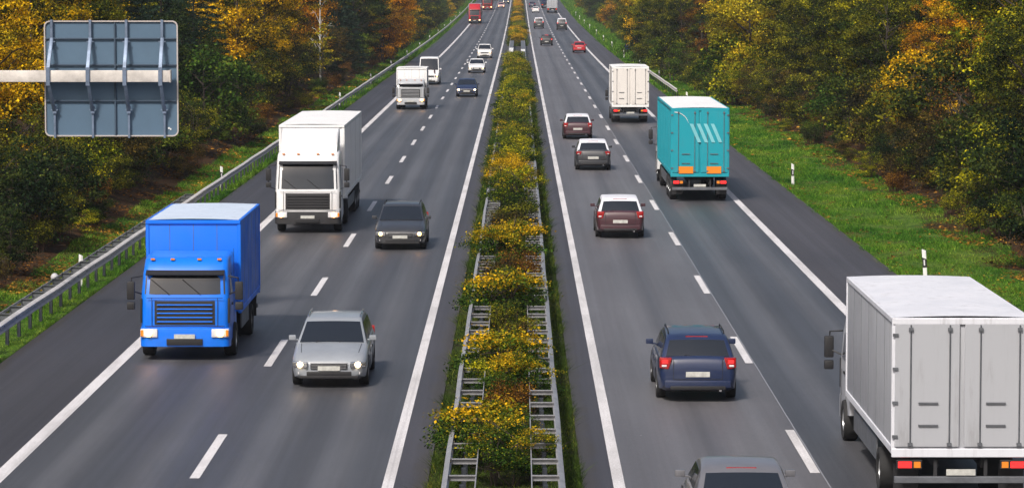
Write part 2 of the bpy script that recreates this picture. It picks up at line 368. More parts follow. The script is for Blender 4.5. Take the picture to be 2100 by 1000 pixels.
def litter(name, xa, xb, y0, y1, n):
    u = nrg.random(n); y = 1 / (1 / y0 + u * (1 / y1 - 1 / y0)); x = xa + (xb - xa) * nrg.random(n) ** 1.2
    keep = clumpy(x, y, .7) + .25 * nrg.random(n) > .42; x, y = x[keep], y[keep]; n = len(x)
    z = np.array([gz(a, b) for a, b in zip(x, y)]) + .02 + .05 * nrg.random(n); s = .05 * np.clip(y / 130, .9, 2)
    V = np.stack([x, y, z], 1)[:, None] + nrg.normal(0, 1, (n, 4, 3)) * s[:, None, None] * np.array([1, 1, .35])
    tag(mesh_np(name, V.reshape(-1, 3), 4, LEAF['litter'], {'rnd': nrg.random(n), 'clm': clumpy(x, y, .5)}), kind='stuff')
litter('fallen_leaves', 16.0, 20, 80, 420, 16000); litter('fallen_leaves', 12.3, 16.6, 64, 320, 3500); litter('fallen_leaves', -14.6, -19, 80, 420, 22000)

# ------------------------------------------------------------------ guard rails
BEAM = [(.0, .75), (.012, .765), (-.04, .745), (-.085, .715), (-.085, .675), (.010, .645), (.010, .575), (-.085, .545), (-.085, .505), (-.03, .475), (.0, .455), (.012, .46), (.006, .462), (-.02, .485), (-.055, .52), (-.06, .54), (.03, .575), (.03, .645), (-.06, .68), (-.055, .695), (-.02, .728)]
def guardrail(name, x, face, y0, y1, label, ladder, strap_off=.5, posts=(2, 4), near=200):
    """face = +1 when the wave of the beam looks towards +x"""
    t = empty(name, (x, y0, rise(y0)))
    tag(t, label, 'guardrail')
    Z0 = rise(y0); ys = [y0] + [y for y in np.arange(math.ceil(y0 / 4) * 4, y1, 4)] + [y1]
    mb = MB(); wob = lambda y: .008 * math.sin(y * .5) + .006 * math.sin(y * 1.3)
    mb.grid([[(-face * px + wob(y), y - y0, pz + rise(y) - Z0 + wob(y + 5)) for px, pz in BEAM] for y in ys], closed=True)
    vg = name == 'verge_guardrail'; mb.build('rail', M['beam'] if vg else M['galv'], t, smooth=50)
    if ladder:
        l0, l1 = ladder; s = MB()
        yy = [y for y in ys if l0 <= y <= l1]; yy = sorted(set([l0] + yy + [l1]))
        for za, zb in ((.62, .70),):
            s.grid([[(-face * strap_off - .01, y - y0, za + rise(y) - Z0), (-face * strap_off - .01, y - y0, zb + rise(y) - Z0), (-face * strap_off + .01, y - y0, zb + rise(y) - Z0), (-face * strap_off + .01, y - y0, za + rise(y) - Z0)] for y in yy], closed=True)
        s.build('rear_strap', M['galv'], t, smooth=0)
    post = MB().box((0, 0, .22), (.06, .12, .66)).box((-.035, 0, .22), (.012, .14, .66)).box((.035, 0, .22), (.012, .14, .66)); proto = None; rung = None; rest = MB(); rr = MB(); k = 0; kr = 0
    y = y0 + 1.0; xp = -face * (strap_off / 2 if ladder else .09)
    while y < y1:
        z = rise(y) - Z0
        if k < 100:
            if proto is None: proto = post.build('post', M['postd'], t, smooth=0); o = proto
            else: o = proto.copy(); COL.objects.link(o)
            o.location = (xp, y - y0, z)
        else: rest.box((xp, y - y0, z + .22), (.05, .1, .66))
        if ladder and ladder[0] <= y <= ladder[1]:
            if kr < 100:
                if rung is None:
                    rm = MB().box((-face * strap_off / 2 - face * .0, 0, .715), (strap_off, .045, .02)).box((-face * strap_off / 2, .03, .66 - (.05 if vg else 0)), (strap_off, .012, .20 if vg else .09))
                    rung = rm.build('spacer', M['galv'] if name == 'reservation_guardrail' else M['galvd'], t, smooth=0); o = rung
                else: o = rung.copy(); COL.objects.link(o)
                o.location = (0, y - y0, z)
            else: rr.box((-face * strap_off / 2, y - y0, z + .715), (strap_off, .075, .02)).box((-face * strap_off / 2, y - y0 + .03, z + .64), (strap_off, .012, .14))
            kr += 1
        k += 1; y += posts[0] if y < near else posts[1]
    if rest.v: tag(rest.build('post', M['postd'], t, smooth=0), kind='stuff')
    if rr.v: tag(rr.build('spacer', M['galv'], t, smooth=0), kind='stuff')
    return t
guardrail('verge_guardrail', -13.25, 1, 62, 1040, 'long silver guardrail along the grass verge left of the oncoming lanes', (62, 133), .5)
gl = guardrail('reservation_guardrail', -1.27, -1, 52, 1040, 'ladder backed guardrail on the oncoming traffic side of the central hedge', (52, 362), .5)
gr = guardrail('reservation_guardrail', .72, 1, 52, 1040, 'ladder backed guardrail on the right carriageway side of the central hedge', (52, 362), .5)
guardrail('verge_guardrail', 12.75, -1, 262, 338, 'short guardrail without ladder back on the right verge beyond the turquoise lorry', None)
for t, x, spans in ((gl, .26, ((363, 388, 0), (389, 420, 1), (421, 467, 0))), (gr, -.26, ((363, 400, 0), (401, 412, 1), (413, 467, 0)))):
    for a, b, wht in spans:
        mb = MB()
        mb.grid([[(x + sx * .25, y - 52, rise(y) + zz - rise(52)) for sx, zz in ((-1, .62), (-1, .80), (1, .80), (1, .62))] for y in np.linspace(a, b, 5)], closed=True)
        mb.build('cover_panel', M['white_plastic'] if wht else M['galvd'], t, smooth=0)

# ------------------------------------------------------------------ marker posts
def marker():
    t = empty('marker_post')
    def sec(z0, z1, sl0=0, sl1=0, e=0):
        w, d = .062 + e, .05 + e
        return MB().add([(-w, -d * .6, z0), (0, -d, z0 + 0), (w, -d * .6, z0), (w, d, z0), (-w, d, z0), (-w, -d * .6, z1 + sl1), (0, -d, z1), (w, -d * .6, z1 - sl1), (w, d, z1 - sl1), (-w, d, z1 + sl1)],
                        [(0, 4, 3, 2, 1), (5, 6, 7, 8, 9), (0, 1, 6, 5), (1, 2, 7, 6), (2, 3, 8, 7), (3, 4, 9, 8), (4, 0, 5, 9)])
    sec(-.05, 1.0, 0, .03).build('body', M['white_plastic'], t, smooth=0)
    sec(.44, .74, 0, .03, .003).build('black_band', M['black_plastic'], t, smooth=0)
    MB().box((0, -.056, .60), (.045, .012, .18)).build('reflector', M['refl'], t, smooth=0)
    return t
mk = marker()
ords = ['nearest', 'second', 'third', 'fourth', 'fifth', 'sixth', 'seventh', 'eighth', 'ninth', 'tenth', 'eleventh', 'twelfth', 'thirteenth', 'fourteenth', 'fifteenth', 'sixteenth']
first = True
for side, x, dl, tilt in (('left', -13.8, [101.5, 150, 199, 250, 300, 350, 400, 450, 500, 550, 600, 650, 700, 750], .02), ('right', 13.0, [103, 151.5, 199, 250, 312, 350, 403, 455, 500, 550, 600, 650, 700, 750], -.06)):
    for i, y in enumerate(dl):
        o = mk if first else copy_tree(mk); first = False
        xx = x + (-.2 if side == 'right' and i in (1, 2) else (.45 if side == 'right' and i == 4 else rng.uniform(-.05, .05)))
        o.location = (xx, y, gz(xx, y)); o.rotation_euler = (rng.uniform(-.02, .02), tilt * rng.uniform(-.4, 1.5), rng.uniform(-.2, .2) + (.15 if side == 'left' else -.15))
        tag(o, f'white marker post with black band on the {side} grass verge, {ords[i]}' + (' from the viewer' if i == 0 else ' nearest of that row'), 'marker post', f'marker posts along the {side} verge')

# ------------------------------------------------------------------ cantilever sign seen from behind
def sign():
    D = 90.0; z = lambda py: CH - math.tan(PITCH + math.atan((py - 500) / F)) * D; x = lambda px: (px - 1065) / F * D * 1.0035
    X0, X1, Z0, Z1 = x(92), x(366), z(281), z(43); t = empty('overhead_sign', (-16.2, D, gz(-16.2, D)))
    tag(t, 'back of a square blue grey road sign on a white cantilever arm', 'road sign'); ox, oz = -16.2, gz(-16.2, D)
    L = lambda a, b, c: (a - ox, b - D, c - oz)
    def rr(x0, x1, z0, z1, r, y, n=6):
        p = []
        for cx, cz, a0 in ((x1 - r, z1 - r, 0), (x0 + r, z1 - r, 90), (x0 + r, z0 + r, 180), (x1 - r, z0 + r, 270)):
            p += [L(cx + r * math.cos(R(a0 + 90 * k / n)), y, cz + r * math.sin(R(a0 + 90 * k / n))) for k in range(n + 1)]
        return p
    panel = MB().slab(rr(X0 + .02, X1 - .02, Z0 + .02, Z1 - .02, .14, D + .32), (0, .03, 0)).build('panel', M['signback'], t, smooth=0)
    a, b = rr(X0, X1, Z0, Z1, .16, D + .27), rr(X0 + .035, X1 - .035, Z0 + .035, Z1 - .035, .13, D + .27)
    c, d = rr(X0 + .035, X1 - .035, Z0 + .035, Z1 - .035, .13, D + .36), rr(X0, X1, Z0, Z1, .16, D + .36)
    mb = MB(); n = len(a); rows = [a, b, c, d, a]; vs = [p for r in rows[:4] for p in r]
    mb.add(vs, [((i % 4) * n + k, (i % 4) * n + (k + 1) % n, ((i + 1) % 4) * n + (k + 1) % n, ((i + 1) % 4) * n + k) for i in range(4) for k in range(n)])
    mb.build('rim', M['signrim'], t, smooth=0)
    for py in (80, 134, 208):
        MB().box(L((X0 + X1) / 2, D + .285, z(py)), (X1 - X0 - .08, .06, .045)).build('horizontal_rib', M['rib'], t, bevel=.006, seg=1)
    for pa, pb in ((47, 142), (168, 278)):
        MB().box(L(x(237), D + .285, (z(pa) + z(pb)) / 2), (.045, .07, abs(z(pa) - z(pb)))).build('vertical_rib', M['rib'], t, bevel=.006, seg=1)
    # arm
    ar = MB().box(L((-16.2 + x(352)) / 2, D - .02, z(156.5)), (x(352) + 16.2, .26, .32)).build('arm', M['arm'], t, bevel=.02)
    MB().box(L(x(352) + .012, D - .02, z(156.5)), (.03, .30, .35)).build('end_plate', M['arm'], t, bevel=.005, seg=1)
    ms = MB().box(L(-16.2, D - .02, 3.6 + oz), (.34, .34, 7.2)).build('mast', M['arm'], t, bevel=.03)
    MB().box(L(-16.2, D - .02, oz + .04), (.7, .7, .12)).build('base_plate', M['galvd'], t)
    for pxt, pxm, pxb in ((108, 104, 113), (187, 185, 191), (261, 260, 265), (334, 333, 338)):
        br = empty('bracket'); br.parent = t
        xt, xm, xb = x(pxt), x(pxm), x(pxb)
        def bar(pa, ya, pb, yb, xa, xb_, w, name):
            A = Vector(L(xa, ya, z(pa))); B = Vector(L(xb_, yb, z(pb))); hw = Vector((w / 2, 0, 0)); th = Vector((0, .05, 0))
            MB().add([A - hw, A + hw, B + hw, B - hw, A - hw + th, A + hw + th, B + hw + th, B - hw + th], [(0, 1, 2, 3), (7, 6, 5, 4), (0, 4, 5, 1), (1, 5, 6, 2), (2, 6, 7, 3), (3, 7, 4, 0)]).build(name, M['bracket'], br, bevel=.006, seg=1)
        bar(41, D + .2, 88, D + .2, xt, xt, .075, 'upper_strut'); bar(78, D + .18, 140, D - .19, xt + .01, xm, .10, 'brace')
        bar(138, D - .20, 176, D - .20, xm, xm, .11, 'clamp'); bar(174, D - .19, 232, D + .18, xm + .02, xb, .10, 'brace')
        bar(218, D + .16, 234, D + .16, xb, xb, .11, 'foot'); bar(230, D + .2, 284, D + .2, xb, xb, .06, 'lower_strut')
        mb = MB()
        for pz in (86, 226): mb.box(L(xt if pz < 100 else xb, D + .17, z(pz)), (.2, .03, .035))
        mb.build('bolts', M['bracket'], br, smooth=0)
    for k in range(2): MB().box(L(x(346) + k * .05, D + .312, z(264 + 2 * k)), (.05 - k * .02, .01, .05)).build('sticker', M['white_plastic'], t, smooth=0)
sign()

# ------------------------------------------------------------------ vehicles (front looks towards -y, origin on the ground at the middle)
def wheel(parent, x, y, r, w, rimr, side, truck=False):
    t = empty('wheel', (x, y, r)); t.parent = parent; s = side
    MB().lathe_x([(-s * w / 2, r * .6), (-s * w / 2, r * .93), (-s * w * .36, r), (s * w * .36, r), (s * w / 2, r * .94), (s * w / 2, r * .7), (s * w * .40, rimr), (s * w * .2, rimr * .98)], (0, 0, 0), 28).build('tyre', M['tyre'], t, smooth=40)
    mb = MB().lathe_x([(s * w * .1, rimr * .98), (s * w * .42, rimr * .97), (s * w * .44, rimr * .88), (s * w * .2, rimr * .82)], (0, 0, 0), 28)
    n = 10 if truck else 5
    for k in range(n):
        a = 2 * PI * k / n
        if truck: mb.lathe_x([(s * w * .25, .018), (s * w * .36, .018)], (0, math.cos(a) * rimr * .55, math.sin(a) * rimr * .55), 6)
        else: mb.box((s * w * .36, math.cos(a) * rimr * .5, math.sin(a) * rimr * .5), (.03, rimr * .9, .07), (a, 0, 0))
    mb.lathe_x([(s * w * .2, rimr * .3), (s * w * .42, rimr * .28), (s * w * .44, rimr * .15)], (0, 0, 0), 16)
    mb.build('rim', M['rim'], t, smooth=40)
    return t

def car(name, label, cat, loc, paintm, kind='estate', L=4.6, Wd=1.82, H=1.47, away=False, head='head', tail='tail', group=None, roofm=None, detail=2, yaw=0, rails=False, stripe=None, braking=False):
    t = empty(name, loc, PI + yaw if away else yaw); tag(t, label, cat, group)
    w = Wd / 2; T = lambda f: (f - .5) * L
    K = dict(estate=dict(z=[(0, .52), (.008, .60), (.03, .68), (.09, .78), (.2, .88), (.27, .94), (.5, .95), (.8, .98), (.93, 1.0), (.975, .98), (.992, .90), (1, .72)], g=(.245, .43, .86, .965)),
             hatch=dict(z=[(0, .52), (.008, .62), (.03, .72), (.1, .83), (.2, .93), (.25, .98), (.5, 1.0), (.85, 1.02), (.95, 1.02), (.985, .94), (1, .72)], g=(.21, .42, .84, .965)),
             sedan=dict(z=[(0, .50), (.008, .58), (.03, .66), (.09, .76), (.2, .86), (.27, .92), (.5, .94), (.78, 1.0), (.93, 1.03), (.98, 1.0), (.992, .93), (1, .72)], g=(.26, .45, .70, .86)),
             suv=dict(z=[(0, .60), (.008, .72), (.03, .86), (.08, .97), (.2, 1.04), (.25, 1.08), (.5, 1.1), (.85, 1.12), (.95, 1.12), (.985, 1.05), (1, .8)], g=(.22, .38, .88, .965)),
             van=dict(z=[(0, .58), (.008, .72), (.02, .90), (.06, 1.06), (.12, 1.20), (.16, 1.28), (.4, 1.3), (.8, 1.3), (.97, 1.3), (.992, 1.25), (1, 1.0)], g=(.13, .30, .985, .995)))[kind]
    g = K['g']; zs = K['z']; fx = [p[0] for p in zs]; fz = [p[1] for p in zs]
    sc = H / dict(estate=1.47, hatch=1.47, sedan=1.45, suv=1.70, van=2.5)[kind] if kind != 'van' else 1
    zt = lambda f: float(np.interp(f, fx, fz)) * sc
    zb = lambda f: float(np.interp(f, [0, .05, .2, .8, .95, 1], [.26, .20, .19, .19, .24, .34]))
    hw = lambda f: w * float(np.interp(f, [0, .006, .02, .05, .10, .2, .5, .85, .93, .98, .995, 1], [.72, .80, .88, .94, .975, .99, 1, .99, .97, .92, .86, .78]))
    fs = sorted(set([0, .004, .01, .02, .035, .06, .09, .13, .17, .21, .25, .3, .36, .43, .5, .57, .64, .7, .76, .82, .87, .91, .94, .965, .98, .99, .996, 1]))
    rows = []
    for f in fs:
        a, b, h, y = zt(f), zb(f), hw(f), T(f)
        half = [(0, b), (.80 * h, b), (.95 * h, b + .05), (.985 * h, b + .35 * (a - b)), (1.0 * h, b + .62 * (a - b)), (.975 * h, b + .83 * (a - b)), (.93 * h, a - .035), (.86 * h, a), (.55 * h, a + .022), (.25 * h, a + .03), (0, a + .032)]
        rows.append([(x, y, z) for x, z in half] + [(-x, y, z) for x, z in half[-2:0:-1]])
    body = MB().grid(rows, closed=True).build('body', paintm, t, smooth=38)
    wr = .325 if kind not in ('suv', 'van') else .355
    wy = (T(.18 if kind != 'van' else .165), T(.795)); cut = []
    if detail:
        cb = MB()
        for y in wy:
            for sx in (-1, 1): cb.lathe_x([(-.26, wr + .055), (.26, wr + .055)], (sx * (w - .13), y, wr), 28)
        c = cb.build('cutter', None, None, smooth=0)
        c.location = loc; c.rotation_euler = t.rotation_euler
        md = body.modifiers.new('b', 'BOOLEAN'); md.object = c; md.operation = 'DIFFERENCE'; md.solver = 'EXACT'
        bpy.context.view_layer.update(); dg = bpy.context.evaluated_depsgraph_get()
        nm = bpy.data.meshes.new_from_object(body.evaluated_get(dg)); body.modifiers.clear(); body.data = nm; bpy.data.objects.remove(c)
        MB().box((0, T(.5), .36), (Wd * .78, L * .86, .3)).build('underbody', M['chassis'], t, smooth=0)
    for y in wy:
        for sx in (-1, 1): wheel(t, sx * (w - .125), y, wr, .215, wr * .66, sx)
    # greenhouse
    Y0, Y1, Y2, Y3 = (T(q) for q in g); zr = H - .03; top = []
    zA, zB = zt(g[0]) - .03, zt(g[3]) - .05
    P = [(Y0, zA)] + [(Y0 + (Y1 - Y0) * k, zA + (zr - .05 - zA) * (k ** .93)) for k in (.25, .5, .75, .92)] + [(Y1 + .04, zr - .035), (Y1 + .22, zr), ((Y1 + Y2) / 2, zr + .012), (Y2 - .25, zr - .015), (Y2 - .04, zr - .05)] + [(Y2 + (Y3 - Y2) * k, zr - .06 - (zr - .06 - zB) * k ** 1.15) for k in (.2, .5, .8, 1)]
    inset = .22 if kind != 'van' else .10
    belt = min(zA, zB)
    wid = lambda z: w * .925 - inset * max(0, (z - belt)) / max(.1, zr - belt) * .82
    us = [-1, -.97, -.9, -.6, -.25, 0, .25, .6, .9, .97, 1]
    def srf(y, z): return [(wid(z) * u * (1 if abs(u) > .95 else .99), y + (-.055 * (1 - u * u) if y < Y1 + .1 else (.04 * (1 - u * u) if y > Y2 - .1 else 0)), z - (.03 if abs(u) == 1 else (.012 if abs(u) > .96 else 0)) + .02 * (1 - u * u)) for u in us]
    rr_ = [srf(y, z) for y, z in P]; mb = MB(); mb.grid(rr_)
    for s in (0, -1):
        side = [[(p[s][0] if z is None else math.copysign(wid(z), us[s]), p[s][1], p[s][2] if z is None else z) for z in (None, None)] for p in rr_]
        rows2 = []
        for p in rr_:
            q = p[s]; lo = min(q[2], belt - .08)
            rows2.append([q] + [(math.copysign(wid(q[2] + (lo - q[2]) * k), us[s]), q[1], q[2] + (lo - q[2]) * k) for k in (.33, .66, 1)])
        mb.grid(rows2)
    cab = mb.build('roof', roofm or paintm, t, smooth=50)
    # panes
    def pane(nm, k0, k1, ux, offy, off=.008, mat='glass'):
        m2 = MB(); rows = []
        (ya, za), (yb, zb2) = k0, k1
        for k in np.linspace(0, 1, 5):
            y, z = ya + (yb - ya) * k, za + (zb2 - za) * k
            rows.append([(wid(z) * u * .985, y + (-.055 * (1 - u * u) if offy < 0 else .04 * (1 - u * u)) + offy, z + .02 * (1 - u * u) + off) for u in np.linspace(-ux, ux, 9)])
        m2.grid(rows); o = m2.build(nm, M[mat], t, smooth=60); return o
    lp = lambda i, k: (P[i][0] + (P[i + 1][0] - P[i][0]) * k, P[i][1] + (P[i + 1][1] - P[i][1]) * k)
    # windshield follows P[0..4]; drawn through every row so that it hugs the body
    def pane_rows(nm, pts, ux, sgn):
        m2 = MB(); rows = []
        for y, z in pts:
            rows.append([(wid(z) * u * .985, y + (-.055 if sgn < 0 else .04) * (1 - u * u) + sgn * .008, z + .02 * (1 - u * u) + .008) for u in np.linspace(-ux, ux, 9)])
        m2.grid(rows); return m2.build(nm, M['glass'], t, smooth=60)
    i0 = P[0]; a0 = (P[0][0] + (P[1][0] - P[0][0]) * .35, P[0][1] + (P[1][1] - P[0][1]) * .35)
    ws = pane_rows('windscreen', [a0, P[1], P[2], P[3], P[4]], .93, -1)
    for sx in (-.38, .22):
        MB().tube([(sx * w - .02, a0[0] - .075, a0[1] + .02), (sx * w + .33, P[2][0] - .11, P[2][1] - .05)], .009, 5).build('wiper', M['dark'], t)
    n = len(P); rp = P[-4:]
    if kind != 'van':
        q1 = (rp[-1][0] + (rp[-2][0] - rp[-1][0]) * .5, rp[-1][1] + (rp[-2][1] - rp[-1][1]) * .5)
        pane_rows('rear_window', [rp[0], rp[1], rp[2], q1], .88, 1)
    else:
        for sx in (-1, 1): MB().slab([(sx * .10, T(.997), 1.55), (sx * .72, T(.997), 1.55), (sx * .68, T(.997), 2.1), (sx * .10, T(.997), 2.1)], (0, .012, 0)).build('rear_window', M['glass'], t, smooth=0)
    # side windows
    def sidewin(pts, sx):
        poly = [(sx * (wid(z) + .004), y, z) for y, z in pts]; return MB().slab(poly, (sx * .006, 0, 0)).build('side_window', M['glass'], t, smooth=0)
    zlo, zhi = max(zA, zB) + .035 if kind != 'van' else 1.36, zr - .10
    fr = lambda z: Y0 + (Y1 - Y0) * ((z - zA) / (zr - .05 - zA)) ** 1.08
    bp = T(.52 if kind != 'van' else .33)
    for sx in (-1, 1):
        if kind == 'van':
            sidewin([(fr(zlo) + .18, zlo), (bp, zlo), (bp, 1.98), (fr(1.98) + .12, 1.98)], sx)
        else:
            sidewin([(fr(zlo) + .16, zlo), (bp - .03, zlo), (bp - .03, zhi), (fr(zhi) + .10, zhi)], sx)
            e = T(.72 if kind != 'sedan' else .70); sidewin([(bp + .03, zlo), (e, zlo), (e - (.12 if kind == 'sedan' else 0), zhi), (bp + .03, zhi)], sx)
            if kind in ('estate', 'suv'): sidewin([(e + .05, zlo), (Y3 - .28, zlo), (Y2 - .05, zhi), (e + .05, zhi)], sx)
        # mirror, handles
        MB().box((sx * (w + .045), fr(zlo) + .30, zlo + .05), (.17, .10, .12)).box((sx * (w - .06), fr(zlo) + .31, zlo - .0), (.12, .05, .04)).build('mirror', paintm, t, bevel=.03)
        for yy in ((bp - .12, T(.70)) if kind != 'van' else (bp - .1,)): MB().box((sx * (hw(.5) + .002), yy, .80 * sc if kind != 'van' else 1.05), (.02, .16, .028)).build('door_handle', paintm, t, bevel=.006, seg=1)
    if rails:
        for sx in (-1, 1): MB().tube([(sx * (wid(zr) - .04), Y1 + .2, zr + .0), (sx * (wid(zr) - .04), Y1 + .3, zr + .05), (sx * (wid(zr) - .04), Y2 - .35, zr + .045), (sx * (wid(zr) - .04), Y2 - .25, zr - .01)], .016, 6).build('roof_rail', M['chrome'] if rails == 1 else M['dark'], t)
    # front
    zf = zt(.02)
    MB().box((0, T(0) - .004, zf - .13), (w * .95, .05, .13)).build('grille', M['dark'], t, bevel=.02)
    mb = MB()
    for k in range(3): mb.box((0, T(0) - .032, zf - .17 + k * .04), (w * .9, .012, .010))
    mb.box((0, T(0) - .034, zf - .055), (w * .98, .014, .016)).build('grille_bars', M['chrome'], t, smooth=0)
    MB().box((0, T(0) + .005, .34), (w * 1.15, .05, .11)).build('lower_intake', M['dark'], t, bevel=.02)
    MB().box((0, T(0) - .030, .47), (.52, .02, .11)).build('number_plate', M['plate'], t, bevel=.004, seg=1)
    for sx in (-1, 1):
        hl = empty('headlight', (sx * w * .735, T(.008), zf - .085)); hl.parent = t; hl.rotation_euler = (0, 0, sx * .42)
        MB().box((0, 0, 0), (w * .42, .09, .135)).build('housing', M['chrome'], hl, bevel=.03)
        MB().lathe_x([(-.02, .03), (-.02, .062), (.02, .068), (.035, .05)], (0, 0, 0), 16).build('lamp', M[head] if not away else M['refl'], hl, smooth=50).rotation_euler = (0, 0, -PI / 2)
        hl.children[-1].location = (-sx * .02, -.05, 0)
        MB().box((sx * w * .70, T(.012), .36), (.18, .06, .07)).build('fog_light', M['refl'], t, bevel=.02)
    # rear
    zz = zt(.97); yr = T(1)
    MB().box((0, yr - .004, .62 * sc), (.54, .03, .12)).build('number_plate', M['plate'], t, bevel=.004, seg=1)
    MB().box((0, yr + .012, .42), (w * 1.62, .10, .17)).build('rear_bumper', M['dark'] if kind == 'van' else paintm, t, bevel=.035)
    for sx in (-1, 1):
        hh = .26 if kind in ('estate', 'suv', 'van') else .17
        tl = empty('tail_light', (sx * w * .80, yr - .045, zz - .12)); tl.parent = t
        a, b, c = w * .15, .065, hh / 2
        MB().add([(-sx * a * 1.1, -b, c), (sx * a, -b, c), (sx * a * .86, b * .5, c), (-sx * a * 1.1, b, c * .9), (-sx * a * .55, -b, -c), (sx * a, -b, -c * .8), (sx * a * .86, b * .5, -c * .8), (-sx * a * .55, b, -c)], [(0, 1, 2, 3), (7, 6, 5, 4), (0, 4, 5, 1), (1, 5, 6, 2), (2, 6, 7, 3), (3, 7, 4, 0)]).build('lens', M['tailoff'], tl, bevel=.02)
        MB().box((sx * a * .05, b * .9, c * .30), (a * .95, .02, c * .62)).build('lamp', M[tail] if away else M['tailoff'], tl, bevel=.008, seg=1)
        MB().box((sx * a * .15, b * .85, -c * .42), (a * .8, .02, c * .35)).build('reversing_lamp', M['refl'], tl, bevel=.006, seg=1)
    if away: MB().box((0, Y2 + .02, zr - .045), (.5, .03, .022)).build('high_brake_light', M['tail'] if braking else M['tailoff'], t, smooth=0)
    # tailgate, rear wiper, lower valance, exhaust
    mb = MB(); zt_, zl_ = zz - .02, .60 * sc - .09
    for sx in (-1, 1): mb.box((sx * w * .60, yr + .001, (zt_ + zl_) / 2), (.010, .012, zt_ - zl_))
    mb.box((0, yr + .001, zl_), (w * 1.2, .012, .010)).build('tailgate_seam', M['dark'], t, smooth=0)
    MB().box((0, yr + .055, .335), (w * 1.35, .04, .09)).build('rear_valance', M['dark'], t, bevel=.02)
    if kind in ('estate', 'hatch', 'suv'): MB().tube([(0, Y3 + .03, zB + .04), (w * .32, Y3 - .02, zB + .10)], .010, 5).build('rear_wiper', M['dark'], t)
    MB().tube([(-w * .55, yr - .1, .29), (-w * .55, yr + .06, .28)], .032, 10).build('exhaust_pipe', M['chrome'], t)
    mb = MB()
    for sx in (-1, 1): mb.tube([(sx * w * .60, T(.02), zt(.02) + .006), (sx * w * .74, T(.10), zt(.10) + .012), (sx * w * .78, T(g[0]) - .02, zt(g[0]) + .008)], .006, 4)
    if kind != 'van': mb.build('bonnet_seam', M['dark'], t, smooth=0)
    MB().box((0, T(0) + .03, .265), (w * 1.5, .10, .07)).build('front_valance', M['dark'], t, bevel=.02)
    # shut lines of bonnet and doors
    mb = MB()
    for sx in (-1, 1):
        for f in ((.32, .52, .715) if kind != 'van' else (.15, .33)):
            h = hw(f) + .0015; a, b = zt(f), zb(f)
            mb.box((sx * h * .993, T(f), b + .5 * (a - b)), (.012, .008, (a - b) * .66))
    mb.build('door_seams', M['dark'], t, smooth=0)
    if stripe:
        for sx in (-1, 1): MB().box((sx * (w * .925 + .012), T(.62), 1.05 + .25), (.012, L * .6, .14)).build('side_stripe', stripe, t, smooth=0)
        if kind == 'van': MB().slab([(w * .45, T(.015), 1.10), (w * .56, T(.015), 1.10), (w * .56, T(.13), 1.335), (w * .45, T(.13), 1.335)], (0, 0, .012)).build('bonnet_stripe', stripe, t, smooth=0)
    return t

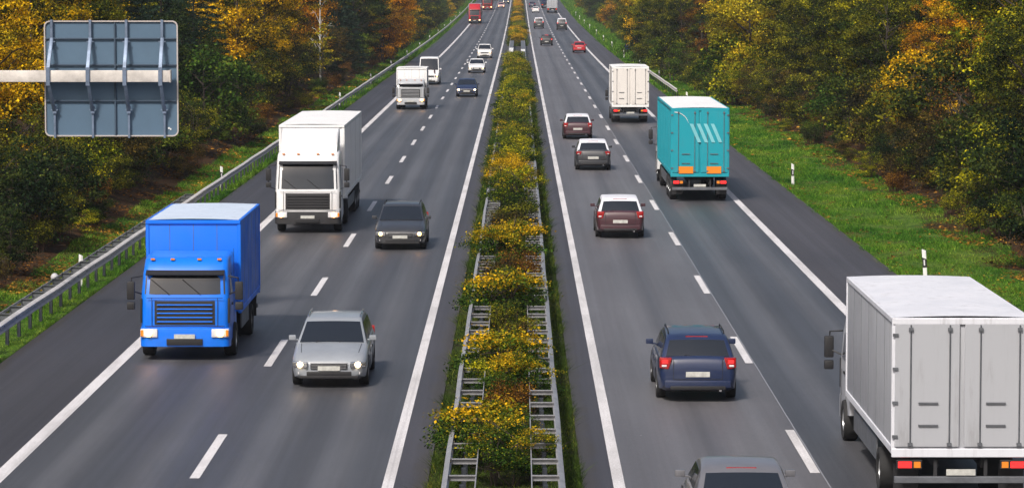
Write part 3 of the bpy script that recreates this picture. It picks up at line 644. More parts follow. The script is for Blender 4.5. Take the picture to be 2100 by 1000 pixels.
def cab(parent, paintm, Wc=2.46, Hc=2.95, Lc=2.1, away=False, dark_lower=False, roofm=None, deflector=True):
    """cab-over-engine cab: front face at y=0"""
    t = parent; w = Wc / 2
    prof = [(.10, .42), (.02, .50), (0, .75), (0, 1.15), (.02, 1.45), (.05, 1.62), (.19, 1.62 + (Hc - 1.62) * .55), (.34, Hc - .22), (.50, Hc - .06), (.80, Hc), (Lc - .1, Hc + .04), (Lc, Hc - .05), (Lc, .8), (Lc, .6)]
    cols = [(-1, .26), (-.985, .15), (-.95, .075), (-.86, .03), (-.5, .006), (0, 0), (.5, .006), (.86, .03), (.95, .075), (.985, .15), (1, .26)]
    rows = []
    for u, oy in cols:
        r = []
        for i, (y, z) in enumerate(prof):
            taper = 1 - .05 * max(0, (z - 1.6) / (Hc - 1.6))
            zz = z - (.05 if abs(u) == 1 and z > Hc - .3 else (.02 if abs(u) > .98 and z > Hc - .3 else 0))
            r.append((u * w * taper, min(Lc, y + oy * (1 if y < .9 else 0)), zz))
        rows.append(r)
    mb = MB().grid(rows, closed=True)
    mb.build('cab', paintm, t, smooth=40)
    def fy(z, u): 
        y = float(np.interp(z, [p[1] for p in prof[1:9]], [p[0] for p in prof[1:9]])); return y + float(np.interp(abs(u), [0, .5, .86, .95, 1], [0, .006, .03, .075, .26]))
    def face(nm, u0, u1, z0, z1, mat, off=.012, nr=5, nc=9):
        m2 = MB(); R_ = []
        for z in np.linspace(z0, z1, nr):
            taper = 1 - .05 * max(0, (z - 1.6) / (Hc - 1.6)); R_.append([(u * w * taper, fy(z, u) - off, z) for u in np.linspace(u0, u1, nc)])
        m2.grid(R_)
        return m2.build(nm, mat, t, smooth=60)
    z1 = Hc - .40
    face('windscreen', -.91, .91, 1.66, z1, M['glass'])
    mb = MB()
    mb.box((0, -.004, 1.575), (w * 1.72, .012, .012)).box((0, -.002, .872), (w * 1.80, .012, .014))
    for sx in (-1, 1): mb.box((sx * w * .74, .004, 1.22), (.012, .012, .70)).box((sx * (w + .001), 1.38, 1.75), (.008, .012, 1.9)).box((sx * (w + .001), .46, 1.1), (.008, .012, .55))
    mb.build('panel_gaps', M['dark'], t, smooth=0)
    for sx in (-1, 1): MB().box((sx * w * .985, .12, 1.25), (.05, .12, .62)).build('corner_vane', M['dark'], t, bevel=.02)
    mb = MB()
    for k in range(5): mb.box((0, -.012, .98 + k * .105), (w * 1.25, .03, .03))
    face('grille', -.68, .68, .90, 1.5, M['dark'], .008); mb.build('grille_slats', paintm if not dark_lower else M['chassis'], t, bevel=.008, seg=1)
    bm_ = MB()
    bm_.grid([[(u * (w + .01), oy * 1.0 - .05 if 0 else oy - .055, z) for z in (.36, .36, .80, .82)] for u, oy in cols]); 
    rows = []
    for u, oy in cols:
        rows.append([(u * (w + .015), oy + .10, .34), (u * (w + .015), oy - .06, .36), (u * (w + .015), oy - .07, .60), (u * (w + .015), oy - .05, .80), (u * (w + .015), oy + .10, .84)])
    MB().grid(rows, closed=True).build('bumper', M['chassis'] if dark_lower else paintm, t, smooth=40)
    MB().box((0, -.085, .48), (.9, .03, .16)).build('lower_grille', M['dark'], t, bevel=.01)
    MB().box((0, -.105, .62), (.52, .02, .11)).build('number_plate', M['plate'], t, smooth=0)
    for sx in (-1, 1):
        hl = empty('headlight', (sx * w * .80, -.045, .70)); hl.parent = t; hl.rotation_euler = (0, 0, sx * .10)
        MB().box((0, .02, 0), (.44, .12, .21)).build('housing', M['refl'], hl, bevel=.03)
        l = MB().lathe_x([(-.02, .03), (-.02, .082), (.02, .09), (.04, .05)], (0, 0, 0), 18).build('lamp', M['refl'] if away else M['head'], hl, smooth=50); l.rotation_euler = (0, 0, -PI / 2); l.location = (0, -.05, 0)
        MB().box((sx * .17, -.02, 0), (.07, .08, .16)).build('indicator', M['amber'], hl, bevel=.01, seg=1)
        # mirrors
        MB().tube([(sx * w * .97, .25, Hc - .45), (sx * (w + .22), .10, Hc - .48), (sx * (w + .24), .10, 1.75), (sx * w * .99, .28, 1.65)], .02, 6).build('mirror_arm', M['dark'], t)
        MB().box((sx * (w + .24), .11, Hc - .80), (.20, .11, .46)).build('mirror', M['dark'], t, bevel=.035)
        MB().box((sx * (w + .24), .11, Hc - 1.18), (.20, .11, .20)).build('mirror', M['dark'], t, bevel=.035)
        zz0, zz1 = 1.62, Hc - .45
        MB().slab([(sx * (w * .985 + .004), .50, zz0), (sx * (w * .985 + .004), 1.25, zz0), (sx * (w * .955 + .004), 1.25, zz1), (sx * (w * .955 + .004), .62, zz1)], (sx * .01, 0, 0)).build('side_window', M['glass'], t, smooth=0)
        MB().box((sx * (w + .0), .95, 1.35), (.03, .2, .05)).build('door_handle', M['dark'], t, smooth=0)
        MB().box((sx * (w - .06), .75, .45), (.1, .7, .28)).build('step', M['chassis'], t, bevel=.02)
        MB().tube([(sx * w * .35, fy(1.66, .3) - .03, 1.66), (sx * w * .35 - .45, fy(2.1, .3) - .05, 2.02)], .012, 5).build('wiper', M['dark'], t)
    MB().grid([[(u * w * .93, fy(z1 + .02, u) - a, z1 + b) for a, b in ((.0, .10), (.22, .0), (.20, -.02), (.0, .05))] for u in np.linspace(-.95, .95, 9)], closed=True).build('sun_visor', M['dark'], t, smooth=50)
    if deflector:
        mb = MB(); rows = []
        for u in (-1, -.96, -.85, 0, .85, .96, 1):
            d = abs(u) > .9
            rows.append([(u * w * .86, .75 + (.1 if d else 0), Hc - .02), (u * w * .86, 1.1, Hc + .35 - (.1 if d else 0)), (u * w * .88, 1.6, Hc + .72 - (.08 if abs(u) == 1 else 0)), (u * w * .9, Lc - .02, Hc + .86 - (.08 if abs(u) == 1 else 0)), (u * w * .9, Lc - .02, Hc - .02)])
        mb.grid(rows, closed=True); mb.build('roof_deflector', roofm or paintm, t, smooth=35)
    for u in (-.75, -.3, .3, .75): MB().box((u * w, .46, Hc - .045), (.10, .05, .04)).build('marker_light', M['amber'], t, smooth=0)

def lorry(name, label, loc, cabm, boxm, L, H, away, semi=True, Wb=2.5, roofm=None, rearm=None, z0=1.15, Wc=2.46, Hc=2.95, dark_lower=False, deflector=True, group=None, folds=False, lit=True, rear_extra=None, curtain=False, framem=None):
    """front bumper (or, going away, rear end) is what loc measures: origin in the middle of the length"""
    t = empty(name, loc, PI if away else 0); tag(t, label, 'lorry', group)
    c = empty('cab_unit', (0, -L / 2, 0)); c.parent = t
    cab(c, cabm, Wc, Hc, away=away, dark_lower=dark_lower, deflector=deflector)
    yb = -L / 2 + 2.1 + (.55 if semi else .18); ye = L / 2; lb = ye - yb; cy = (yb + ye) / 2; w = Wb / 2
    bx = empty('box_body', (0, 0, 0)); bx.parent = t
    MB().box((0, cy, (z0 + H) / 2), (Wb - .03, lb - .03, H - z0 - .05)).build('side_panels', boxm, bx, bevel=.03)
    mb = MB(); 
    for sx in (-1, 1):
        mb.box((sx * (w - .03), cy, H - .05), (.08, lb, .10)).box((sx * (w - .03), cy, z0 + .05), (.08, lb, .14))
        for yy in (yb + .03, ye - .03): mb.box((sx * (w - .035), yy, (H + z0) / 2), (.09, .08, H - z0))
    mb.box((0, yb + .01, H - .05), (Wb, .08, .10)).box((0, ye - .01, H - .06), (Wb, .08, .12)).box((0, ye - .01, z0), (Wb, .08, .16))
    mb.build('frame', framem or roofm or M['white_plastic'], bx, bevel=.012, seg=1)
    rows = [[(u * (w - .06), y, H - .004 + .03 * (1 - u * u) + (.0 if k % 2 else .006)) for u in np.linspace(-1, 1, 7)] for k, y in enumerate(np.linspace(yb + .05, ye - .05, max(4, int(lb / .6))))]
    MB().grid(rows).build('roof', roofm or M['white_plastic'], bx, smooth=60)
    mb = MB()
    for k in range(1, int(lb / 1.2)):
        for sx in (-1, 1): mb.box((sx * (w - .014), yb + k * lb / int(lb / 1.2), (H + z0) / 2), (.006, .012, H - z0 - .2))
    for k in (-1, 0, 1): mb.box((k * w * .5, yb + .013, (H + z0) / 2), (.012, .008, H - z0 - .2))
    mb.build('panel_seams', M['galvd'], bx, smooth=0)
    if curtain:
        mb = MB()
        for sx in (-1, 1):
            for k in range(int(lb / .45)): mb.box((sx * (w + .004), yb + .3 + k * .45, (H + z0) / 2), (.014, .04, H - z0 - .3))
            for k in range(int(lb / .9)): mb.box((sx * (w + .008), yb + .3 + k * .9, z0 + .08), (.02, .05, .22))
        mb.build('curtain_straps', boxm, bx, smooth=0)
    # rear doors
    for sx in (-1, 1):
        d = empty('rear_door', (sx * (w / 2), ye, 0)); d.parent = bx
    for d, sx in zip([q for q in bx.children if q.name.startswith('rear_door')], (-1, 1)):
        MB().box((0, .012, (z0 + H) / 2), (w - .09, .035, H - z0 - .22)).build('leaf', rearm or boxm, d, bevel=.008, seg=1)
        mb = MB()
        for k in (-.32, .24): mb.tube([(k * w, .045, z0 + .12), (k * w, .045, H - .12)], .014, 6)
        for zz in (z0 + .5, z0 + .9): mb.box((-sx * .02, .05, zz), (.35, .02, .03))
        for zz in np.linspace(z0 + .3, H - .3, 4): mb.box((sx * (w / 2 - .05), .045, zz), (.10, .02, .05))
        for k in (-.32, .24):
            for zz in (z0 + .16, H - .2): mb.box((k * w, .05, zz), (.08, .03, .06))
        mb.build('locking_bars', M['galvd'], d, smooth=0)
    if rear_extra: rear_extra(bx, ye, w, z0, H)
    # chassis
    mb = MB()
    for sx in (-1, 1): mb.box((sx * .42, .9, .88), (.09, L - 2.2, .24))
    for y in np.arange(yb + .5, ye, 1.2): mb.box((0, y, .95), (.9, .08, .14))
    mb.build('chassis', M['chassis'], t, smooth=0)
    MB().box((0, ye - .06, .56), (Wb - .12, .10, .12)).build('underrun_bar', M['galvd'], t, bevel=.01, seg=1)
    for sx in (-1, 1):
        MB().box((sx * .45, ye - .1, .75), (.06, .08, .35)).build('bar_support', M['chassis'], t, smooth=0)
        tl = empty('tail_light', (sx * (w - .32), ye - .02, .84)); tl.parent = t
        MB().box((0, 0, 0), (.46, .07, .17)).build('housing', M['dark'], tl, bevel=.01, seg=1)
        MB().box((sx * .08, .035, 0), (.24, .03, .11)).build('red_lens', M['tail'] if away else M['tailoff'], tl, smooth=0)
        MB().box((-sx * .14, .035, 0), (.12, .03, .11)).build('amber_lens', M['amber'], tl, smooth=0)
        MB().box((sx * (w - .3), ye - .35, .55), (.45, .02, .5)).build('mudflap', M['dark'], t, smooth=0)
        MB().box((sx * (w - .08), (yb + 2.6 + ye - 4.4) / 2 if semi else (yb + 1.0 + ye - 3.0) / 2, .68), (.04, max(.8, (ye - yb - 7.0) if semi else (ye - yb - 4.0)), .42)).build('side_guard', M['galvd'], t, bevel=.01, seg=1)
    MB().box((0, ye - .01, .70), (.52, .02, .11)).build('number_plate', M['plate'], t, smooth=0)
    ax = [(-L / 2 + 1.35, 0)] + ([(-L / 2 + 5.0, 1), (ye - 4.3, 0), (ye - 3.0, 0), (ye - 1.7, 0)] if semi else [(ye - 2.3, 1)])
    for y, dbl in ax:
        for sx in (-1, 1): wheel(t, sx * (w - .18 - (.12 if dbl else 0)), y, .5 if semi else .42, .30 + .26 * dbl, .29 if semi else .24, sx, True)
    return t

def P_(col, nm): return paint(nm, col)
def at(d, X): return (X, d, rise(d))
body_grey, body_silver = P_((.035, .037, .043), 'charcoal_paint'), P_((.42, .44, .47), 'silver_paint')
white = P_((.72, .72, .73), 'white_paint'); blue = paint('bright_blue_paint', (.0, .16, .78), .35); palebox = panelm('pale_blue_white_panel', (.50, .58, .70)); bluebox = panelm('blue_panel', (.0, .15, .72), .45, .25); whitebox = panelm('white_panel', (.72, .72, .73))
teal = panelm('turquoise_panel', (.004, .27, .34), .45, .3); red = paint('red_paint', (.42, .012, .02)); navy = paint('navy_paint', (.012, .022, .065)); maroon = paint('maroon_paint', (.055, .020, .027))
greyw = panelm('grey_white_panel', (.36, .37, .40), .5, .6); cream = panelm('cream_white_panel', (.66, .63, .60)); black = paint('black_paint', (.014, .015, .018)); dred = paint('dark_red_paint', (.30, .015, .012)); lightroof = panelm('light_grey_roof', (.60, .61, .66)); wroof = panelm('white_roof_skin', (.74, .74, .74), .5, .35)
ON, AW = 'oncoming traffic', 'traffic heading away'
def P1(f, away, *a, d, X, L, **k):                # d = distance of the end that faces the camera
    y = d + L / 2; return f(*a, at(y, X), *k.pop('ms'), L=L, away=away, **k)
# --- oncoming carriageway
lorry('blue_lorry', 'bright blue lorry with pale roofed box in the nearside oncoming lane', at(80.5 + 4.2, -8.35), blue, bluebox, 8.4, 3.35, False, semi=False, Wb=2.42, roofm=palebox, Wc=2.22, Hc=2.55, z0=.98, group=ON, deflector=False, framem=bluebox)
lorry('white_lorry', 'grey white articulated lorry with tall white roof behind the bright blue lorry', at(121.5 + 8.0, -7.95), white, whitebox, 16.0, 3.95, False, semi=True, roofm=wroof, Hc=3.0, dark_lower=True, group=ON, curtain=True)
car('grey_car', 'silver grey estate car nearest in the oncoming overtaking lane', 'car', at(75 + 2.35, -4.43), P_((.25, .27, .30), 'steel_grey_paint'), 'estate', 4.7, 1.82, 1.47, group=ON, head='headw', rails=1)
car('dark_car', 'charcoal estate car with orange headlights beside the white lorry', 'car', at(113.8 + 2.4, -4.2), body_grey, 'estate', 4.8, 1.84, 1.52, group=ON, rails=2)
lorry('white_box_van', 'white box bodied van with pale silver cab following the articulated lorry', at(239 + 3.2, -8.0), body_silver, whitebox, 6.6, 3.0, False, semi=False, Wb=2.25, roofm=wroof, Wc=2.05, Hc=2.2, z0=.9, group=ON, deflector=False)
car('panel_van', 'white panel van with dark red side stripe behind the white box van', 'van', at(296 + 2.8, -8.25), white, 'van', 5.6, 1.98, 2.5, group=ON, stripe=maroon)
car('dark_blue_car', 'dark blue hatchback with bright white headlights in the oncoming overtaking lane', 'car', at(265 + 2.2, -4.3), navy, 'hatch', 4.3, 1.78, 1.46, group=ON, head='headw', detail=1)
car('white_car', 'white saloon car behind the dark blue hatchback', 'car', at(334 + 2.3, -4.4), white, 'sedan', 4.6, 1.8, 1.44, group=ON)
car('white_car', 'tall white off road car last in the row of three overtaking cars', 'car', at(397 + 2.3, -4.25), white, 'suv', 4.7, 1.88, 1.72, group=ON)
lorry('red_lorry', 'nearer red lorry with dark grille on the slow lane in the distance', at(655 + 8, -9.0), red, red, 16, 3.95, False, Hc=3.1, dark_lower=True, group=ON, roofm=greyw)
lorry('red_lorry', 'farther red lorry at the top edge of the oncoming lanes', at(823 + 8, -8.1), dred, dred, 16, 3.95, False, Hc=3.1, group=ON, roofm=dred)
car('pale_red_car', 'small pinkish white car in the far oncoming overtaking lane', 'car', at(850 + 2.2, -4.75), paint('pale_pink_paint', (.62, .36, .36)), 'hatch', 4.2, 1.75, 1.46, group=ON, detail=1)
car('far_dark_car', 'tiny dark blue car with yellow lights far up the oncoming lanes', 'car', at(915 + 2.2, -3.8), navy, 'suv', 4.5, 1.85, 1.65, group=ON, head='headw', detail=1)
car('far_red_car', 'tiny red car at the top edge left of the dark blue car', 'car', at(965 + 2.2, -7.2), red, 'hatch', 4.2, 1.75, 1.5, group=ON, detail=1)
car('far_white_car', 'tiny pale car farthest of the oncoming overtaking cars', 'car', at(985 + 2.2, -3.6), white, 'sedan', 4.5, 1.8, 1.46, group=ON, detail=1)
# --- carriageway heading away
lorry('box_lorry', 'pale grey box lorry cut off by the right edge of the picture', at(57.5 + 5.2, 7.9), greyw, greyw, 10.4, 3.47, True, semi=False, Wb=2.49, roofm=lightroof, Wc=2.3, Hc=2.6, z0=1.05, group=AW, deflector=False)
car('grey_car', 'mid grey saloon car cut off by the bottom edge right of the hedge', 'car', at(52.2 + 2.3, 3.7), P_((.13, .13, .145), 'mid_grey_paint'), 'sedan', 4.6, 1.8, 1.45, away=True, group=AW)
car('dark_blue_car', 'dark navy estate car with red tail lights nearest whole car in the right overtaking lane', 'car', at(72.5 + 2.35, 4.02), navy, 'estate', 4.7, 1.84, 1.5, away=True, group=AW, rails=2)
car('maroon_car', 'maroon estate car with sky reflection painted on its roof ahead of the dark navy estate', 'car', at(119 + 2.35, 3.72), maroon, 'estate', 4.7, 1.82, 1.49, away=True, tail='tailoff', group=AW, roofm=lightroof)  # pale roof colour stands in for sky reflected on the maroon paint
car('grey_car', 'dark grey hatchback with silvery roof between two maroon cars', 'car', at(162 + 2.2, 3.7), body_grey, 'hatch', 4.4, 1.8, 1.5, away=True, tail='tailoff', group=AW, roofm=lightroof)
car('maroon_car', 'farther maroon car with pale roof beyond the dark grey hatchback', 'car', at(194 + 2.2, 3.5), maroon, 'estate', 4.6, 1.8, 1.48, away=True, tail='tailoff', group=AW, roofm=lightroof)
def teal_rear(bx, ye, w, z0, H):
    for sx in (-1, 1):
        MB().box((sx * w * .48, ye + .052, z0 + .22), (.62, .02, .30)).build('orange_board', M['amber'], bx, smooth=0)
    mb = MB()
    for k in range(4): mb.slab([(-.95 + k * .30, ye + .05, 2.55), (-.80 + k * .30, ye + .05, 2.55), (-.45 + k * .30, ye + .05, 3.35), (-.60 + k * .30, ye + .05, 3.35)], (0, .01, 0))
    mb.build('pale_diagonal_stripes', paint('pale_teal_stripe', (.18, .50, .56), .5), bx, smooth=0)
    rows = [[(w - .15 - .62 * math.sin(a), ye + .055, H - .78 + .62 * math.cos(a) - .03 * k) for k in (0, 1)] for a in np.linspace(-.0, 1.3, 8)]
    MB().grid(rows).build('curved_line', M['white_plastic'], bx, smooth=0)
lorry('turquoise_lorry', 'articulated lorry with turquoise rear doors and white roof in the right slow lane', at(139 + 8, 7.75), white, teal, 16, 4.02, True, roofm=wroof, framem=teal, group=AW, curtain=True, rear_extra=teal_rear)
lorry('white_lorry', 'cream white box lorry ahead of the turquoise lorry', at(216 + 4.5, 7.4), white, cream, 9.0, 3.75, True, semi=False, Wb=2.45, roofm=wroof, group=AW, Wc=2.2, Hc=2.5)
car('red_car', 'small bright red hatchback in the right slow lane', 'car', at(427 + 2.1, 7.9), red, 'hatch', 4.1, 1.74, 1.46, away=True, tail='tailoff', group=AW, detail=1)
car('black_car', 'black car with bright red brake lights in the right overtaking lane', 'car', at(470 + 2.2, 3.95), black, 'suv', 4.4, 1.82, 1.6, away=True, group=AW, detail=1, braking=True)
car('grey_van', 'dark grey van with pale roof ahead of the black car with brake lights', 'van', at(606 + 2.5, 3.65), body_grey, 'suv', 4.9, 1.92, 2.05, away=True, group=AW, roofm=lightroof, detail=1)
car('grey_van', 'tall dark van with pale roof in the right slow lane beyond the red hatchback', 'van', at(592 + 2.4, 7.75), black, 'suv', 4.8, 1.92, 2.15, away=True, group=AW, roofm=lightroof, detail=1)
car('white_car', 'far white car near the top edge in the right overtaking lane', 'car', at(785 + 2.2, 3.95), white, 'sedan', 4.5, 1.8, 1.48, away=True, group=AW, detail=1)
car('far_black_car', 'far dark car beyond the far white one in the right overtaking lane', 'car', at(860 + 2.2, 3.4), navy, 'hatch', 4.4, 1.8, 1.5, away=True, group=AW, detail=1)
lorry('grey_lorry', 'light grey articulated lorry at the top edge of the right slow lane', at(785 + 8, 7.95), white, greyw, 16, 4.0, True, roofm=greyw, group=AW)
lorry('dark_lorry', 'dark blue lorry mostly hidden ahead of the light grey articulated lorry', at(850 + 8, 7.0), navy, navy, 16, 4.0, True, roofm=navy, group=AW)

# ------------------------------------------------------------------ small verge things
p = ray(1292, 112, 0); t = empty('verge_sign', (p.x, p.y, gz(p.x, p.y))); tag(t, 'small blue sign on two posts on the right verge', 'sign')
for s in (-1, 1): MB().tube([(s * .45, 0, -.1), (s * .45, 0, 1.5)], .03, 8).build('post', M['galvd'], t)
MB().box((0, -.04, 1.15), (1.3, .03, .65)).build('panel', M['blue_sign'], t, bevel=.01, seg=1)
p = Vector((-14.9, 103.5, 0)); r2 = random.Random(3); mb = MB()
rows = [[(.11 * math.sin(f) * math.cos(a) * (1 + .35 * r2.random()), .14 * math.sin(f) * math.sin(a) * (1 + .35 * r2.random()), .11 + .11 * math.cos(f) * (1 + .4 * r2.random())) for a in np.linspace(0, 2 * PI, 11)[:-1]] for f in np.linspace(.15, PI - .15, 9)]
mb.grid(rows, closed=True); o = mb.build('plastic_bag', M['rubbish'], None, smooth=30); o.location = (p.x, p.y, gz(p.x, p.y)); tag(o, 'crumpled white plastic bag lying on the left verge behind the guardrail', 'litter')

# ------------------------------------------------------------------ trees and shrubs
def foliage_mesh(name, clumps, per, leaf, flat=.75, shell=.55, g=None, droop=0.0, spray=0.0, kz=0):
    """clumps: (x, y, z, radius); per leaves per square metre of clump skin -> one mesh of many small leaves"""
    g = g or np.random.default_rng(1); C, RR, K = [], [], []
    for (x, y, z, r) in clumps:
        n = max(12, int(per * r * r)); d = g.normal(0, 1, (n, 3)); d /= np.linalg.norm(d, axis=1)[:, None]
        d[:, 2] = np.where(d[:, 2] < -.35, -d[:, 2] * .6, d[:, 2])
        rad = r * (shell + (1.12 - shell) * g.random(n) ** .7); lump = 1 + .28 * np.sin(d[:, 0] * 5 + x * 3) * np.sin(d[:, 1] * 5 + y) + .2 * np.sin(d[:, 2] * 7 + z)
        p = d * (rad * lump)[:, None]; p[:, 2] *= flat; p[:, 2] -= droop * (p[:, 0] ** 2 + p[:, 1] ** 2) / max(r, .1)
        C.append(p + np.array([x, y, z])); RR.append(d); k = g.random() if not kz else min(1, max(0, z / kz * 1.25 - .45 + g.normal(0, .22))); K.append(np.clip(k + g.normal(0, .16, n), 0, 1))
    P = np.concatenate(C); D = np.concatenate(RR); K = np.concatenate(K); n = len(P)
    if spray: P = P + g.normal(0, spray, P.shape)
    nrm = D * .5 + g.normal(0, .55, (n, 3)) + np.array([0, 0, .45]); nrm /= np.linalg.norm(nrm, axis=1)[:, None]
    a = g.normal(0, 1, (n, 3)); u = np.cross(nrm, a); u /= np.linalg.norm(u, axis=1)[:, None]; v = np.cross(nrm, u)
    s = leaf * (.6 + .8 * g.random(n)); u *= (s * .5)[:, None]; v *= (s * .34)[:, None]
    V = np.stack([P - u, P + v - nrm * (s * .12)[:, None], P + u, P - v - nrm * (s * .12)[:, None]], 1)
    me_o = mesh_np(name, V.reshape(-1, 3), 4, None, {'rnd': g.random(n), 'clm': K}); me = me_o.data; bpy.data.objects.remove(me_o)
    me.materials.append(LEAF['olive']); return me
def trunk_mesh(h, r, tips, g, lean=0.0, base=.3, stems=1, twig=.6):
    mb = MB(); A = []
    for s in range(stems):
        ang = g.random() * 6.28; off = .0 if stems == 1 else .18
        pts = []; q = Vector((off * math.cos(ang), off * math.sin(ang), -.35))
        for k in range(7):
            f = k / 6; pts.append(Vector((q.x + (lean + off * 1.5) * f * h * .25 * math.cos(ang) + g.normal(0, .04) * h * .12, q.y + (lean + off * 1.5) * f * h * .25 * math.sin(ang) + g.normal(0, .04) * h * .12, -.35 + f * (h + .35))))
        mb.tube(pts, [r * (1.35 if k == 0 else 1 - k / 6.6) for k in range(7)], 8); A.append(pts)
    for (x, y, z, rr) in tips:
        pts = A[int(g.integers(len(A)))]; zz = max(base * h, z - (.25 + .5 * g.random()) * math.hypot(x, y) - .2); f = min(.95, max(0, zz / h)); i = min(5, int(f * 6)); st = pts[i].lerp(pts[i + 1], f * 6 - i)
        mid = st.lerp(Vector((x, y, z)), .55) + Vector((0, 0, .08 * h * .3)); mb.tube([st, mid, (x, y, z)], [r * .28 * twig + .012, r * .16 * twig + .008, .006], 5)
        for j in range(2):
            e = Vector((x, y, z)) + Vector(g.normal(0, rr * .6, 3)); mb.tube([mid.lerp(Vector((x, y, z)), .5 * j + .2), e], [.012, .004], 4)
    o = mb.build('trunk', None, None, smooth=60); me = o.data; bpy.data.objects.remove(o); me.materials.append(M['bark']); return me
def blob(g, n, rx, ry, z0, z1, r0, r1, hollow=.5, top=1.0):
    out = []
    while len(out) < n:
        d = g.normal(0, 1, 3); d /= np.linalg.norm(d); k = hollow + (1 - hollow) * g.random() ** .6
        zc, hz = (z0 + z1) / 2, (z1 - z0) / 2; x, y, z = d[0] * rx * k, d[1] * ry * k, zc + d[2] * hz * k
        r = r0 + (r1 - r0) * g.random(); out.append((x, y, z, r))
    return out
PROT = {}
def proto(kind, variants): PROT[kind] = variants
def G(s): return np.random.default_rng(s)
def mk_broad(s, h, rx, n=92, leaf=.125, per=640):
    g = G(s); c = blob(g, n, rx, rx * .9, h * .2, h, .38, .85, .55); c += blob(g, 14, rx * .8, rx * .7, h * .06, h * .4, .35, .7)
    return foliage_mesh('crown', c, per, leaf, g=g, spray=.07), trunk_mesh(h * .86, .17, c[::3], g, .1), h
def mk_shrub(s, h, rx, n=46, leaf=.095, per=800):
    g = G(s); c = blob(g, n, rx, rx * .9, -.1, h, .26, .58, .3); return foliage_mesh('foliage', c, per, leaf, g=g, spray=.05), trunk_mesh(h * .7, .05, c[::2], g, .3, .05, 4), h
def mk_pine(s, h):
    g = G(s); c = []; z = h * .08
    while z < h:
        f = z / h; rr = (1 - f) ** .85 * h * .26 + .12; n = max(4, int(rr * 5.5)); a0 = g.random() * 6
        for k in range(n):
            a = a0 + 2 * PI * k / n
            for q in (.45, .8, 1.0): c.append((math.cos(a) * rr * q, math.sin(a) * rr * q, z - rr * q * .28 + .1 * g.random(), .20 + .24 * (1 - f)))
        z += .42 + .1 * g.random()
    return foliage_mesh('crown', c, 640, .11, flat=.4, g=g, droop=.2), trunk_mesh(h * .97, .15, [], g), h
def mk_birch(s, h):
    g = G(s); c = []
    for k in range(26):
        f = .30 + .7 * g.random(); a = g.random() * 6.28; rr = (1.05 - f) * h * .26 * (.4 + .6 * g.random()); c.append((math.cos(a) * rr, math.sin(a) * rr, f * h - rr * .2, .2 + .25 * g.random()))
    return foliage_mesh('crown', c, 300, .10, g=g, spray=.14), trunk_mesh(h, .11, c, g, .0, .2, 1, .4), h
def mk_tier(s, h):                                # loose flat tiers of leaves
    g = G(s); c = []
    for k in range(11):
        f = .28 + .07 * k; a = k * 2.4; 
        for q in (.35, .65, 1.0): rr = (1.1 - f) * h * .42 * q; c.append((math.cos(a) * rr, math.sin(a) * rr, f * h + .05 * q, .34))
    return foliage_mesh('crown', c, 300, .11, flat=.3, g=g, spray=.05), trunk_mesh(h, .06, c[2::3], g, .0, .2, 1), h
def mk_weed(s, h, rx):                            # upright dry stems with small leaves
    g = G(s); c = []; mb = MB()
    for k in range(46):
        a = g.random() * 6.28; rr = rx * g.random() ** .5; x, y = math.cos(a) * rr, math.sin(a) * rr; hh = h * (.55 + .5 * g.random()); lx, ly = x * 1.25 + g.normal(0, .05), y * 1.25 + g.normal(0, .05)
        mb.tube([(x, y, -.1), ((x + lx) / 2, (y + ly) / 2, hh * .6), (lx, ly, hh)], [.008, .006, .003], 4)
        for q in (.45, .7, .95): c.append((x + (lx - x) * q, y + (ly - y) * q, hh * q, .13 + .06 * g.random()))
    o = mb.build('stems', None, None, smooth=0); me = o.data; bpy.data.objects.remove(o); me.materials.append(M['twig'])
    return foliage_mesh('foliage', c, 1500, .042, g=g, spray=.03, flat=1.2), me, h
def mk_hedge(s, h, rx):
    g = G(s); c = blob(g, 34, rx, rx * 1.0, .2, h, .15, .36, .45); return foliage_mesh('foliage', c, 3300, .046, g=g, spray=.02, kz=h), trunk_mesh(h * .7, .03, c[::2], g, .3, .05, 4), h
PROT = dict(broad=[mk_broad(21, 9.5, 3.0), mk_broad(22, 11.5, 3.5, 120), mk_broad(23, 8.0, 2.6, 76), mk_broad(24, 10.0, 2.7, 84)], shrub=[mk_shrub(31, 3.2, 1.9), mk_shrub(32, 4.2, 2.1, 60), mk_shrub(33, 2.3, 1.5, 36), mk_shrub(34, 3.4, 1.7, 50)],
            pine=[mk_pine(41, 11), mk_pine(42, 9)], birch=[mk_birch(51, 10.5)], tier=[mk_tier(61, 4.2)], weed=[mk_weed(71, 1.3, .45), mk_weed(72, 1.0, .4)],
            hedge=[mk_hedge(81, 1.45, .68), mk_hedge(82, 1.7, .80), mk_hedge(83, 1.15, .6)], bare=[mk_shrub(91, 3.6, 1.5, 26, .08, 190)])
NAME = dict(broad='broadleaf_tree', shrub='shrub', pine='evergreen_tree', birch='birch_tree', tier='young_tree', weed='tall_weed', hedge='hedge_shrub', bare='bare_shrub')
